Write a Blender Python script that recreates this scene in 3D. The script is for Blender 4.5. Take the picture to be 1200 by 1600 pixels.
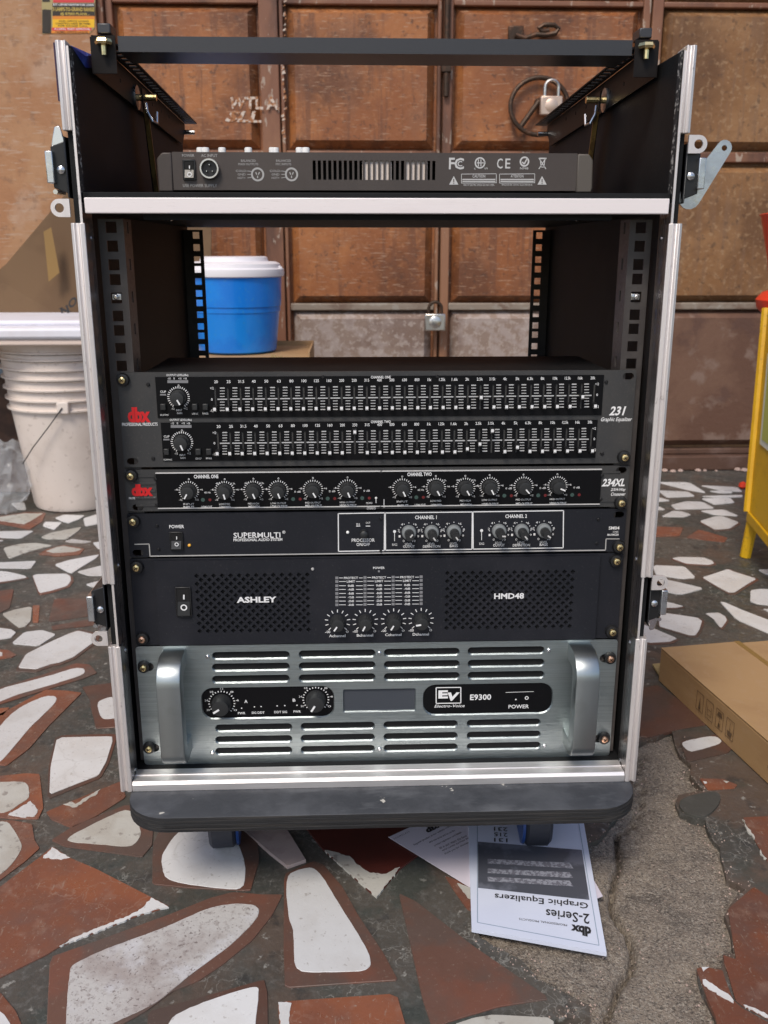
import bpy, bmesh, math, random
from mathutils import Vector, Matrix
from mathutils.geometry import tessellate_polygon
random.seed(7)
for o in list(bpy.data.objects): bpy.data.objects.remove(o)
scn = bpy.context.scene
COL = scn.collection

# ------------------------------------------------------------------ camera
FPX, PITCH, YAW = 1445.5, 0.2758, 0.03695
ZG = 0.53                                   # height of the equalizer's top edge above the floor
CAM = Vector((-0.02693, -0.85132, 0.10772 + ZG))
_cy, _sy, _cp, _sp = math.cos(YAW), math.sin(YAW), math.cos(PITCH), math.sin(PITCH)
FW = Vector((_sy*_cp, _cy*_cp, -_sp)); RI = Vector((_cy, -_sy, 0)); UP = RI.cross(FW)
cd = bpy.data.cameras.new('camera'); cam = bpy.data.objects.new('camera', cd); COL.objects.link(cam)
cd.sensor_fit = 'VERTICAL'; cd.sensor_height = 36; cd.lens = FPX/1600*36
cd.clip_start = 0.02; cd.clip_end = 200
cam.matrix_world = Matrix(((RI.x, UP.x, -FW.x, CAM.x), (RI.y, UP.y, -FW.y, CAM.y), (RI.z, UP.z, -FW.z, CAM.z), (0, 0, 0, 1)))
cd.dof.use_dof = True; cd.dof.focus_distance = 0.92; cd.dof.aperture_fstop = 13
scn.camera = cam

# ------------------------------------------------------------------ light
SUN_EL, SUN_AZ = math.radians(52), math.radians(-155)     # azimuth from +Y towards +X: behind the camera, to the left
w = bpy.data.worlds.new('World'); scn.world = w; w.use_nodes = True
nt = w.node_tree; bg = nt.nodes['Background']
sky = nt.nodes.new('ShaderNodeTexSky'); sky.sky_type = 'NISHITA'; sky.sun_disc = False
sky.sun_elevation = SUN_EL; sky.sun_rotation = SUN_AZ; sky.air_density = 1.0; sky.dust_density = 2.0; sky.ozone_density = 1.0
nt.links.new(sky.outputs[0], bg.inputs[0]); bg.inputs[1].default_value = 0.092
sd = bpy.data.lights.new('sun', 'SUN'); sun = bpy.data.objects.new('sun', sd); COL.objects.link(sun)
sd.energy = 1.5; sd.angle = math.radians(16); sd.color = (1.0, 0.92, 0.81)
sdir = Vector((math.sin(SUN_AZ)*math.cos(SUN_EL), math.cos(SUN_AZ)*math.cos(SUN_EL), math.sin(SUN_EL)))
sun.rotation_euler = sdir.to_track_quat('Z', 'Y').to_euler(); sun.location = sdir*5
scn.view_settings.view_transform = 'Standard'; scn.view_settings.look = 'None'
scn.view_settings.exposure = 0.66; scn.view_settings.gamma = 1
scn.render.resolution_x = 768; scn.render.resolution_y = 1024

# ------------------------------------------------------------------ measuring helpers (photo pixel -> point on a real plane)
def ray(u, v): return FW + RI*((u-600)/FPX) - UP*((v-800)/FPX)
def F(u, v, Y=0.0):
    d = ray(u, v); return CAM + d*((Y-CAM.y)/d.y)
def G(u, v, z=0.0):
    d = ray(u, v); return CAM + d*((z-CAM.z)/d.z)
def SX(u, v, X):
    d = ray(u, v); return CAM + d*((X-CAM.x)/d.x)
def mpp(p): return (Vector(p)-CAM).dot(FW)/FPX          # metres per photo pixel at a point

# ------------------------------------------------------------------ materials
MT = {}
def M(name, base, layers=(), rough=.5, metal=0., bump=0., bscale=80., spec=.5, stretch=(1, 1, 1), rnd=0., coat=0., rvar=0., trans=0., sss=0., bdetail=4, alpha=1., veins=None):
    m = bpy.data.materials.new(name); m.use_nodes = True; t = m.node_tree; N = t.nodes; L = t.links
    b = N['Principled BSDF']
    tc = N.new('ShaderNodeTexCoord'); mp = N.new('ShaderNodeMapping'); mp.inputs['Scale'].default_value = stretch
    L.new(tc.outputs['Object'], mp.inputs[0])
    cur = None
    def noise(scale, k, detail=5, vec=None):
        n = N.new('ShaderNodeTexNoise'); n.noise_dimensions = '4D'; n.inputs['W'].default_value = k*3.7+len(name)
        n.inputs['Scale'].default_value = scale; n.inputs['Detail'].default_value = detail; n.inputs['Roughness'].default_value = .6
        L.new((vec or mp).outputs[0], n.inputs['Vector']); return n.outputs['Fac']
    for k, lay in enumerate(layers):
        c, sc, lo, hi, amt = lay[:5]; vec = None
        if len(lay) > 5:
            vec = N.new('ShaderNodeMapping'); vec.inputs['Scale'].default_value = lay[5]; vec.inputs['Rotation'].default_value = lay[6] if len(lay) > 6 else (0, 0, 0); L.new(tc.outputs['Object'], vec.inputs[0])
        lo, hi = .5+(lo-.5)*.55, .5+(hi-.5)*.55
        mr = N.new('ShaderNodeMapRange'); mr.inputs['From Min'].default_value = lo; mr.inputs['From Max'].default_value = hi
        mr.inputs['To Max'].default_value = amt; mr.clamp = True
        L.new(noise(sc, k, 5, vec), mr.inputs['Value'])
        mx = N.new('ShaderNodeMix'); mx.data_type = 'RGBA'; L.new(mr.outputs[0], mx.inputs['Factor'])
        if cur is None: mx.inputs['A'].default_value = (*base, 1)
        else: L.new(cur, mx.inputs['A'])
        mx.inputs['B'].default_value = (*c, 1); cur = mx.outputs['Result']
    if veins:                            # fine branching lines of another colour: (colour, scale, width, amount)
        c, sc, wd, amt = veins; wn = N.new('ShaderNodeTexNoise'); wn.inputs['Scale'].default_value = sc*.8; wn.inputs['Detail'].default_value = 6; L.new(mp.outputs[0], wn.inputs['Vector'])
        ad = N.new('ShaderNodeMix'); ad.data_type = 'RGBA'; ad.blend_type = 'ADD'; ad.inputs['Factor'].default_value = .12; L.new(mp.outputs[0], ad.inputs['A']); L.new(wn.outputs['Color'], ad.inputs['B'])
        vo = N.new('ShaderNodeTexVoronoi'); vo.feature = 'DISTANCE_TO_EDGE'; vo.inputs['Scale'].default_value = sc; L.new(ad.outputs['Result'], vo.inputs['Vector'])
        m1 = N.new('ShaderNodeMapRange'); m1.inputs['From Min'].default_value = 0; m1.inputs['From Max'].default_value = wd; m1.inputs['To Min'].default_value = amt; m1.inputs['To Max'].default_value = 0; L.new(vo.outputs['Distance'], m1.inputs['Value'])
        m2 = N.new('ShaderNodeMapRange'); m2.inputs['From Min'].default_value = .5; m2.inputs['From Max'].default_value = .62; L.new(noise(sc*.35, 20), m2.inputs['Value'])
        mu = N.new('ShaderNodeMath'); mu.operation = 'MULTIPLY'; L.new(m1.outputs[0], mu.inputs[0]); L.new(m2.outputs[0], mu.inputs[1])
        mx = N.new('ShaderNodeMix'); mx.data_type = 'RGBA'; L.new(mu.outputs[0], mx.inputs['Factor']); L.new(cur, mx.inputs['A']); mx.inputs['B'].default_value = (*c, 1); cur = mx.outputs['Result']
    if rnd:
        oi = N.new('ShaderNodeObjectInfo'); mr = N.new('ShaderNodeMapRange')
        mr.inputs['To Min'].default_value = 1-rnd; mr.inputs['To Max'].default_value = 1+rnd*.6; L.new(oi.outputs['Random'], mr.inputs['Value'])
        hs = N.new('ShaderNodeHueSaturation'); L.new(mr.outputs[0], hs.inputs['Value'])
        if cur is None: hs.inputs['Color'].default_value = (*base, 1)
        else: L.new(cur, hs.inputs['Color'])
        cur = hs.outputs['Color']
    if cur is None: b.inputs['Base Color'].default_value = (*base, 1)
    else: L.new(cur, b.inputs['Base Color'])
    b.inputs['Roughness'].default_value = rough; b.inputs['Metallic'].default_value = metal
    b.inputs['Specular IOR Level'].default_value = spec; b.inputs['Coat Weight'].default_value = coat
    b.inputs['Transmission Weight'].default_value = trans; b.inputs['Subsurface Weight'].default_value = sss; b.inputs['Alpha'].default_value = alpha
    if sss: b.inputs['Subsurface Radius'].default_value = (.01, .01, .01)
    if rvar:
        mr = N.new('ShaderNodeMapRange'); mr.inputs['From Min'].default_value = .35; mr.inputs['From Max'].default_value = .65
        mr.inputs['To Min'].default_value = max(.03, rough-rvar); mr.inputs['To Max'].default_value = min(1, rough+rvar)
        L.new(noise(bscale*.35+3, 9), mr.inputs['Value']); L.new(mr.outputs[0], b.inputs['Roughness'])
    if bump:
        bp = N.new('ShaderNodeBump'); bp.inputs['Strength'].default_value = min(1, bump); bp.inputs['Distance'].default_value = .001*max(1, bump)
        L.new(noise(bscale, 12, bdetail), bp.inputs['Height']); L.new(bp.outputs[0], b.inputs['Normal'])
    MT[name] = m
    return m
ALU = (.80, .78, .76)
M('alu', (.82, .765, .74), [((.74, .68, .655), 10, .45, .7, .6), ((.45, .40, .38), 160, .70, .82, .7, (1, 1, .5))], .5, .72, .15, 300, stretch=(6, 6, .2), rvar=.06)
M('alu_flat', (.82, .79, .78), [((.7, .67, .66), 20, .5, .75, .5)], .45, .75, .15, 300, stretch=(.3, 6, 6), rvar=.08)
M('strip', (.86, .79, .78), [((.80, .73, .72), 30, .62, .8, .6), ((.5, .45, .43), 200, .74, .84, .6)], .5, .12, .1, 300, stretch=(.3, 6, 6))
M('alu_inner', (.50, .475, .48), [((.40, .375, .38), 10, .45, .7, .6), ((.75, .72, .70), 220, .74, .84, .8)], .3, 1., .15, 300, stretch=(6, 6, .2), rvar=.08)  # same aluminium, coloured darker for the dark interior its inner faces reflect
M('gilt', (.34, .23, .08), [((.18, .11, .05), 60, .48, .6, .8)], .35, .8)  # gold-brown reflection on the strut's inner edge, put into the colour
M('zinc', (.62, .64, .66), [((.45, .46, .47), 60, .45, .7, .6)], .3, 1., .1, 200, rvar=.1)
M('chrome', (.66, .66, .67), [((.5, .5, .5), 90, .5, .7, .5)], .2, 1.)
M('lam_black', (.011, .0115, .0125), [((.019, .020, .021), 20, .5, .8, .5)], .62, 0, .25, 700, spec=.16)
M('chassis', (.009, .009, .010), [((.018, .017, .017), 60, .5, .75, .5)], .55, 0, .1, 900, spec=.25)
M('ply_edge', (.02, .02, .022), [((.42, .40, .37), 240, .58, .66, .9)], .7, 0, .5, 300)
M('rail', (.052, .045, .043), [((.075, .066, .062), 40, .5, .7, .6)], .42, 0, .1, 900, rvar=.06)
M('bracket', (.013, .011, .0105), [((.02, .017, .016), 30, .5, .7, .6)], .45, 0, .05, 700, spec=.14)
M('bar_grey', (.026, .024, .026), (), .34, 0, .06, 800, spec=.7)
M('panel_grey', (.040, .040, .041), [((.052, .050, .049), 25, .45, .7, .6), ((.085, .080, .074), 420, .62, .80, .5), ((.06, .057, .054), 14, .55, .75, .5, (1, 1, .4))], .48, 0, .15, 1800, rvar=.06)
M('panel_black', (.011, .011, .013), (), .36, 0, .06, 1500, rvar=.06)
M('amp_black', (.012, .013, .018), [((.02, .02, .026), 12, .45, .7, .6), ((.055, .054, .055), 500, .68, .84, .5)], .5, 0, .2, 1500, rvar=.05, spec=.3)
M('overlay', (.004, .004, .005), [((.012, .012, .012), 500, .66, .85, .5)], .42, 0, spec=.18)
M('dark', (.004, .004, .005), (), .8)
M('mixer', (.066, .052, .046), [((.082, .066, .057), 10, .45, .7, .6)], .5, .1, .12, 1500, rvar=.05)
M('mixer_end', (.105, .090, .076), (), .55, 0, .15, 1200)
M('ink', (.80, .80, .80), (), .6)
M('ink_tick', (.50, .50, .50), (), .6)
M('ink_dim', (.42, .41, .40), (), .6)
M('ink_mid', (.58, .57, .56), (), .6)
M('ink_red', (.62, .012, .016), (), .5)
M('ink_black', (.02, .02, .022), (), .6)
M('ink_blue', (.25, .33, .42), (), .6)
M('knob', (.022, .023, .024), (), .42, 0)
M('knob_grey', (.20, .215, .22), (), .5)
M('plastic_black', (.012, .012, .013), (), .35)
M('led_amber', (.9, .45, .05), (), .3)
M('led_red', (.15, .018, .02), (), .3)
M('led_green', (.05, .09, .08), (), .3)
M('led_clear', (.85, .85, .82), (), .3)
M('meter_led', (.22, .22, .23), (), .4)
M('brass', (.86, .70, .36), [((.6, .42, .18), 300, .5, .7, .6)], .27, 1.)
M('copper', (.82, .50, .34), (), .3, 1.)
M('brushed', (.43, .48, .485), [((.37, .42, .425), 30, .4, .7, .7), ((.47, .535, .55), 9, .5, .7, .5), ((.30, .34, .35), 110, .48, .66, .55, (.05, 1, 9))], .38, 1., .35, 420, stretch=(.12, 1, 6), rvar=.05)
M('handle', (.42, .455, .46), [((.37, .40, .40), 40, .5, .7, .6)], .36, 1., .08, 900)
M('display', (.055, .062, .075), (), .25)
M('dolly', (.036, .039, .046), [((.070, .074, .084), 14, .45, .68, .8), ((.10, .105, .115), 40, .58, .76, .6, (.35, 1, 1), (0, 0, .4)), ((.5, .48, .43), 48, .80, .84, .9)], .6, 0, .5, 160, rvar=.1)
M('dolly_edge', (.020, .020, .021), [((.045, .040, .036), 70, .5, .7, .8), ((.35, .31, .27), 60, .82, .88, .8)], .7, 0, .6, 240, stretch=(.15, 1, 6))
M('rubber', (.03, .033, .045), (), .5)
M('wheel_blue', (.02, .06, .22), (), .35)
M('grout', (.088, .078, .066), [((.056, .055, .049), 4.0, .42, .6, .85), ((.125, .12, .11), 150, .52, .76, .7), ((.105, .072, .054), 6, .48, .62, .7), ((.03, .03, .03), 30, .60, .74, .6), ((.34, .33, .30), 75, .70, .80, .7), ((.045, .055, .048), 12, .54, .68, .6)], .5, 0, .9, 160, rvar=.18, veins=((.30, .29, .26), 34, .035, .75))
M('mortar', (.060, .058, .050), [((.10, .095, .085), 24, .5, .7, .6), ((.30, .29, .26), 30, .68, .76, .5)], .7, 0, .8, 120)
M('tile_red', (.185, .068, .040), [((.15, .075, .056), 9, .42, .62, .9), ((.25, .085, .042), 6, .55, .7, .8), ((.26, .15, .11), 40, .60, .80, .6), ((.30, .22, .17), 60, .70, .80, .6, (6, 1, 1), (0, 0, .7)), ((.32, .26, .21), 320, .70, .82, .6)], .36, 0, .3, 90, rnd=.22, rvar=.16, veins=((.30, .19, .14), 18, .02, .5))
M('tile_brown', (.125, .064, .047), [((.10, .068, .056), 12, .42, .6, .9), ((.16, .062, .04), 8, .55, .7, .8), ((.24, .18, .14), 320, .70, .82, .6)], .45, 0, .3, 90, rnd=.22, rvar=.12)
M('tile_dark', (.095, .024, .018), [((.07, .02, .016), 8, .45, .6, .8)], .3, 0, .2, 90)
M('tile_white', (.66, .655, .65), [((.58, .56, .54), 12, .47, .70, .7), ((.34, .31, .28), 200, .70, .80, .6)], .36, 0, .3, 60, rnd=.10, rvar=.14, veins=((.45, .43, .41), 14, .03, .5))
M('tile_cream', (.50, .485, .44), [((.42, .39, .34), 14, .45, .66, .8), ((.22, .19, .17), 70, .64, .72, .7)], .5, 0, .5, 120, rnd=.08, rvar=.1)
M('tile_stain', (.50, .48, .46), [((.33, .28, .26), 12, .50, .72, .8), ((.24, .20, .19), 170, .56, .76, .6), ((.60, .60, .62), 16, .55, .7, .6), ((.16, .13, .12), 330, .66, .74, .8)], .5, 0, .5, 160, rvar=.1)
M('concrete', (.235, .190, .150), [((.30, .245, .19), 22, .45, .65, .8), ((.13, .108, .09), 30, .58, .74, .7), ((.42, .365, .30), 300, .52, .70, .8), ((.07, .057, .048), 340, .54, .72, .8), ((.50, .45, .38), 700, .60, .75, .7)], .92, 0, 5, 420, bdetail=10)
RUST = [((.38, .142, .045), 4.2, .42, .62, .9), ((.125, .046, .020), 3.4, .50, .70, .88), ((.25, .110, .055), 11, .56, .76, .6), ((.16, .062, .03), 6, .54, .70, .7, (7, 7, .5)), ((.42, .20, .09), 70, .60, .78, .4), ((.085, .038, .022), 60, .62, .78, .7), ((.45, .29, .19), 30, .66, .74, .6, (1, 1, 9), (0, .6, 0))]
M('door_ochre', (.235, .112, .042), [((.30, .155, .065), 5, .42, .62, .9), ((.13, .058, .022), 3.2, .5, .7, .85), ((.20, .11, .06), 8, .52, .7, .6, (7, 7, .6)), ((.38, .24, .13), 70, .58, .72, .5), ((.08, .04, .02), 50, .62, .76, .6)], .55, 0, 1.4, 80, rvar=.12)
M('door', (.27, .092, .030), RUST, .5, 0, 1.2, 70, rvar=.12)
M('door_frame', (.215, .093, .052), [((.29, .14, .075), 4, .45, .62, .9), ((.09, .042, .027), 6, .52, .68, .8), ((.5, .42, .34), 60, .68, .72, .6)], .5, 0, 1.0, 70, stretch=(1, 1, .35), rvar=.12)
M('door_faded', (.27, .195, .155), [((.37, .30, .27), 26, .42, .60, .9), ((.19, .125, .098), 5, .48, .64, .8), ((.44, .37, .33), 70, .55, .66, .6)], .65, 0, 1.4, 90)
M('door_low', (.165, .088, .056), [((.12, .058, .036), 4, .42, .6, .9), ((.24, .165, .13), 14, .58, .74, .7), ((.10, .05, .036), 5, .6, .7, .7)], .6, 0, 1.4, 90)
M('ledge', (.26, .21, .165), [((.16, .10, .07), 8, .45, .6, .8), ((.36, .33, .28), 30, .58, .68, .6)], .6, 0, 1., 80)  # rail paler than its frame: the highlight along it put into the colour
M('paint_white', (.62, .52, .44), [((.36, .15, .06), 95, .46, .56, 1.)], .7)
M('wall', (.37, .175, .078), [((.43, .235, .118), 5, .45, .64, .8), ((.27, .115, .048), 3.5, .5, .66, .8), ((.50, .35, .25), 9, .60, .80, .5), ((.22, .12, .07), 40, .60, .76, .55), ((.50, .38, .29), 20, .62, .74, .5, (1, 1, 8), (0, .9, 0))], .55, 0, 1.2, 60, rvar=.1)
M('wall_low', (.35, .265, .195), [((.42, .34, .27), 5, .45, .64, .8), ((.28, .19, .13), 12, .52, .66, .7)], .6, 0, 1.2, 70)
M('iron', (.06, .038, .026), [((.12, .06, .035), 40, .5, .65, .8)], .5, .6, .6, 150)
M('lock_steel', (.72, .70, .66), [((.5, .45, .4), 40, .5, .7, .6)], .3, 1., .1, 200)
M('lock_brass', (.66, .50, .40), (), .42, .7, .1, 200)
M('card', (.40, .245, .115), [((.35, .205, .095), 7, .45, .65, .8), ((.41, .26, .14), 60, .58, .7, .5)], .75, 0, .25, 160, stretch=(1, 1, 3))
M('card_in', (.36, .265, .12), (), .8, 0, .3, 160)
M('card_dark', (.125, .070, .033), [((.155, .09, .043), 6, .45, .65, .8)], .8, 0, .3, 120)
M('tape', (.27, .16, .055), (), .3)
M('pail', (.76, .67, .61), [((.68, .59, .53), 7, .48, .66, .8), ((.50, .41, .36), 60, .68, .74, .5)], .45, 0, .2, 80, sss=.1)
M('tray', (.78, .77, .83), [((.70, .66, .68), 6, .5, .7, .6)], .45)
M('tray_rim', (.74, .60, .52), (), .5)
M('blue', (.008, .19, .70), [((.012, .25, .78), 12, .45, .65, .7), ((.05, .26, .60), 120, .64, .8, .5)], .28, 0, .05, 60, coat=.2)
M('lid', (.80, .77, .80), (), .4)
M('yellow', (.66, .38, .006), [((.55, .30, .006), 9, .45, .65, .7), ((.30, .2, .03), 90, .7, .76, .6)], .5, 0, .3, 90)
M('poster_pale', (.66, .66, .55), (), .6)
M('poster_green', (.45, .47, .10), (), .6)
M('red_plastic', (.75, .045, .012), (), .35)
M('film', (.80, .83, .86), (), .1, 0, 1., 60, trans=.0, alpha=.2)
M('film_blue', (.01, .03, .22), [((.05, .12, .45), 60, .5, .62, .8)], .35)
M('film_purple', (.03, .008, .04), (), .35)
M('paper', (.64, .68, .80), [((.60, .64, .77), 12, .45, .65, .7)], .6)
M('paper_pink', (.66, .61, .68), (), .6)
M('photo_grey', (.075, .080, .10), [((.16, .17, .21), 16, .5, .62, .8)], .5)
M('tile_pink', (.45, .36, .335), [((.36, .27, .25), 40, .5, .7, .7)], .5, 0, .4, 120)
M('photo_light', (.30, .31, .36), [((.13, .13, .16), 300, .45, .55, .9)], .5)
M('fly_yellow', (.85, .48, .01), (), .5); M('fly_orange', (.72, .24, .02), (), .5); M('fly_red', (.65, .05, .05), (), .5); M('fly_black', (.03, .02, .012), (), .5); M('fly_tan', (.40, .32, .14), (), .5); M('fly_gold', (.55, .40, .08), (), .5)
M('timber', (.10, .05, .032), [((.16, .10, .08), 8, .5, .65, .7), ((.05, .026, .018), 14, .55, .68, .7)], .7, 0, 1., 90)
M('rubble', (.46, .34, .29), (), .8, 0, 1, 200)
M('cable', (.015, .012, .010), (), .5)
M('ink_card', (.12, .07, .035), (), .7)

# ------------------------------------------------------------------ mesh helpers
class MB:
    def __init__(s): s.v = []; s.f = []; s.m = []; s.k = 0
    def add(s, vs, fs):
        n = len(s.v); s.v += [tuple(p) for p in vs]; s.f += [tuple(i+n for i in f) for f in fs]; s.m += [s.k]*len(fs); return s
    def box(s, x0, x1, y0, y1, z0, z1):
        return s.add([(x0, y0, z0), (x1, y0, z0), (x1, y1, z0), (x0, y1, z0), (x0, y0, z1), (x1, y0, z1), (x1, y1, z1), (x0, y1, z1)],
                     [(0, 3, 2, 1), (4, 5, 6, 7), (0, 1, 5, 4), (1, 2, 6, 5), (2, 3, 7, 6), (3, 0, 4, 7)])
    def quad(s, a, b, c, d): return s.add([a, b, c, d], [(0, 1, 2, 3)])
    def rect(s, x0, x1, z0, z1, y): return s.add([(x0, y, z0), (x1, y, z0), (x1, y, z1), (x0, y, z1)], [(0, 1, 2, 3)])
    def loft(s, rings, caps=True, closed=True):
        n = len(rings[0]); vs = [p for r in rings for p in r]; fs = []
        for i in range(len(rings)-1):
            for j in range(n if closed else n-1):
                k = (j+1) % n; fs.append((i*n+j, i*n+k, (i+1)*n+k, (i+1)*n+j))
        if caps: fs.append(tuple(range(n))[::-1]); fs.append(tuple((len(rings)-1)*n+j for j in range(n)))
        return s.add(vs, fs)
    def cyl(s, p0, p1, r0, r1=None, n=20, caps=True):
        return s.tube([p0, p1], [r0, r0 if r1 is None else r1], n, caps)
    def tube(s, pts, r, n=10, caps=True, closed=False):
        pts = [Vector(p) for p in pts]; N = len(pts); rs = r if isinstance(r, (list, tuple)) else [r]*N
        rings = []; prev = None
        for i, p in enumerate(pts):
            if closed: t = (pts[(i+1) % N]-pts[i-1]).normalized()
            elif i == 0: t = (pts[1]-pts[0]).normalized()
            elif i == N-1: t = (pts[-1]-pts[-2]).normalized()
            else: t = (pts[i+1]-pts[i-1]).normalized()
            if prev is None:
                a = Vector((0, 0, 1)) if abs(t.z) < .9 else Vector((1, 0, 0)); x = t.cross(a).normalized()
            else:
                x = (prev - t*prev.dot(t)).normalized()
            prev = x; y = t.cross(x)
            rings.append([p+(x*math.cos(2*math.pi*j/n)+y*math.sin(2*math.pi*j/n))*rs[i] for j in range(n)])
        if closed: rings.append(rings[0]); caps = False
        return s.loft(rings, caps)
    def lathe(s, prof, c, axis='z', n=32, caps=True):
        rings = []
        for r, h in prof:
            ring = []
            for j in range(n):
                a = 2*math.pi*j/n; q = (r*math.cos(a), r*math.sin(a))
                if axis == 'z': ring.append((c[0]+q[0], c[1]+q[1], c[2]+h))
                elif axis == 'y': ring.append((c[0]+q[0], c[1]-h, c[2]+q[1]))      # h towards the camera side
                else: ring.append((c[0]+h, c[1]+q[0], c[2]+q[1]))
            rings.append(ring)
        return s.loft(rings, caps)
    def prism(s, poly, a0, a1, axis='y'):
        def P(p, a): return {'y': (p[0], a, p[1]), 'z': (p[0], p[1], a), 'x': (a, p[0], p[1])}[axis]
        return s.loft([[P(p, a0) for p in poly], [P(p, a1) for p in poly]])
    def plate(s, outer, holes, y0, y1, mapf=None, chamfer=None):
        if chamfer:                       # holes given wide at the face, chamfer = the narrower loops c metres deeper
            cw, inner = chamfer
            for lo, li in zip(holes, inner):
                m = len(lo); s.add([(p[0], y0, p[1]) for p in lo]+[(p[0], y0+cw, p[1]) for p in li]+[(p[0], y1, p[1]) for p in li], [q for j in range(m) for q in ((j, (j+1) % m, (j+1) % m+m, j+m), (j+m, (j+1) % m+m, (j+1) % m+2*m, j+2*m))])
        loops = [outer]+list(holes); flat = [p for l in loops for p in l]
        tris = tessellate_polygon([[Vector((p[0], p[1], 0)) for p in l] for l in loops])
        mapf = mapf or (lambda p, a: (p[0], a, p[1]))
        n = len(flat); vs = [mapf(p, y0) for p in flat]+[mapf(p, y1) for p in flat]
        fs = [tuple(t) for t in tris]+[tuple(i+n for i in t)[::-1] for t in tris]
        o = 0
        for li_, l in enumerate(loops):
            m = len(l)
            for j in range(m if not (chamfer and li_) else 0): k = (j+1) % m; fs.append((o+j, o+k, o+k+n, o+j+n))
            o += m
        return s.add(vs, fs)
    def build(s, name, mats, parent=None, smooth=True, bevel=0, fix=True, ang=35):
        me = bpy.data.meshes.new(name); me.from_pydata(s.v, [], s.f); me.update()
        if isinstance(mats, str): mats = [mats]
        for q in mats: me.materials.append(MT[q])
        if len(mats) > 1: me.polygons.foreach_set('material_index', s.m)
        if fix:
            bm = bmesh.new(); bm.from_mesh(me); bmesh.ops.recalc_face_normals(bm, faces=bm.faces); bm.to_mesh(me); bm.free()
        if smooth:
            me.shade_smooth(); me.set_sharp_from_angle(angle=math.radians(ang))
        return put(name, me, parent, bevel)
def put(name, me, parent=None, bevel=0, loc=None):
    o = bpy.data.objects.new(name, me); COL.objects.link(o)
    if parent: o.parent = parent
    if loc is not None: o.location = loc
    if bevel:
        b = o.modifiers.new('bevel', 'BEVEL'); b.width = bevel; b.segments = 2; b.limit_method = 'ANGLE'; b.angle_limit = math.radians(40)
    return o
def tag(o, label, cat=None, group=None, kind=None):
    o['label'] = label
    if cat: o['category'] = cat
    if group: o['group'] = group
    if kind: o['kind'] = kind
    return o
def thing(name, label, cat, group=None, loc=(0, 0, 0)):
    o = bpy.data.objects.new(name, None); COL.objects.link(o); o.empty_display_size = .02
    return tag(o, label, cat, group)
_tc = {}
def textmesh(st, bold):
    key = (st, bold)
    if key not in _tc:
        cu = bpy.data.curves.new('t', 'FONT'); cu.body = st; cu.offset = bold; cu.resolution_u = 2
        ob = bpy.data.objects.new('t', cu); COL.objects.link(ob); me = ob.to_mesh()
        vs = [(v.co.x, v.co.y) for v in me.vertices]; fs = [tuple(p.vertices) for p in me.polygons]
        ob.to_mesh_clear(); bpy.data.objects.remove(ob); bpy.data.curves.remove(cu)
        if not vs: vs, fs = [(0, 0), (1, 0), (1, 1)], [(0, 1, 2)]
        x0, x1 = min(p[0] for p in vs), max(p[0] for p in vs); y0, y1 = min(p[1] for p in vs), max(p[1] for p in vs)
        _tc[key] = ([((p[0]-x0)/(x1-x0), (p[1]-y0)/(y1-y0)) for p in vs], fs, (x1-x0)/(y1-y0))
    return _tc[key]
def TQ(mb, st, bl, br, tr, tl, bold=.0):
    vs, fs, _ = textmesh(st, bold); bl, br, tr, tl = map(Vector, (bl, br, tr, tl))
    mb.add([(bl*(1-a)+br*a)*(1-b)+(tl*(1-a)+tr*a)*b for a, b in vs], fs)
def T(mb, st, u, v, w=None, h=None, Y=0., bold=.0, shear=0.):
    """lettering centred on photo pixel (u, v); w, h its size in photo pixels"""
    c = F(u, v, Y); k = mpp(c); asp = textmesh(st, bold)[2]
    if h is None: h = w/asp
    if w is None: w = h*asp
    a, b, s = w*k/2, h*k/2, shear*h*k/2
    X, Z = c.x, c.z
    TQ(mb, st, (X-a-s, Y, Z-b), (X+a-s, Y, Z-b), (X+a+s, Y, Z+b), (X-a+s, Y, Z+b), bold)
def LN(mb, u0, v0, u1, v1, wpx, Y):
    a, b = F(u0, v0, Y), F(u1, v1, Y); d = (b-a); k = mpp(a)*wpx/2; n = Vector((-d.z, 0, d.x)).normalized()*k
    mb.quad(a-n, b-n, b+n, a+n)
def RC(mb, u0, v0, u1, v1, Y):
    mb.quad(F(u0, v1, Y), F(u1, v1, Y), F(u1, v0, Y), F(u0, v0, Y))
def BX(u0, v0, u1, v1, Y=0.):
    """x0, x1, z0, z1 of an upright rectangle read off the photo"""
    um, vm = (u0+u1)/2, (v0+v1)/2
    return F(u0, vm, Y).x, F(u1, vm, Y).x, F(um, v1, Y).z, F(um, v0, Y).z
def RING(mb, u, v, r0, r1, Y, n=24):
    c = F(u, v, Y); k = mpp(c)
    vs = []
    for j in range(n):
        a = 2*math.pi*j/n
        vs += [(c.x+math.cos(a)*r0*k, Y, c.z+math.sin(a)*r0*k), (c.x+math.cos(a)*r1*k, Y, c.z+math.sin(a)*r1*k)]
    mb.add(vs, [(2*j, 2*j+1, (2*j+3) % (2*n), (2*j+2) % (2*n)) for j in range(n)])
def DISC(mb, u, v, r, Y, n=16):
    c = F(u, v, Y); k = mpp(c)*r; mb.add([(c.x+math.cos(2*math.pi*j/n)*k, Y, c.z+math.sin(2*math.pi*j/n)*k) for j in range(n)], [tuple(range(n))])
def TICKS(mb, u, v, r0, r1, n, a0, a1, wpx, Y):
    c = F(u, v, Y); k = mpp(c)
    for i in range(n):
        a = math.radians(a0+(a1-a0)*i/(n-1)); d = Vector((math.sin(a), 0, math.cos(a))); q = Vector((d.z, 0, -d.x))*(wpx*k/2)
        mb.quad(c+d*r0*k-q, c+d*r1*k-q, c+d*r1*k+q, c+d*r0*k+q)
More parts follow.
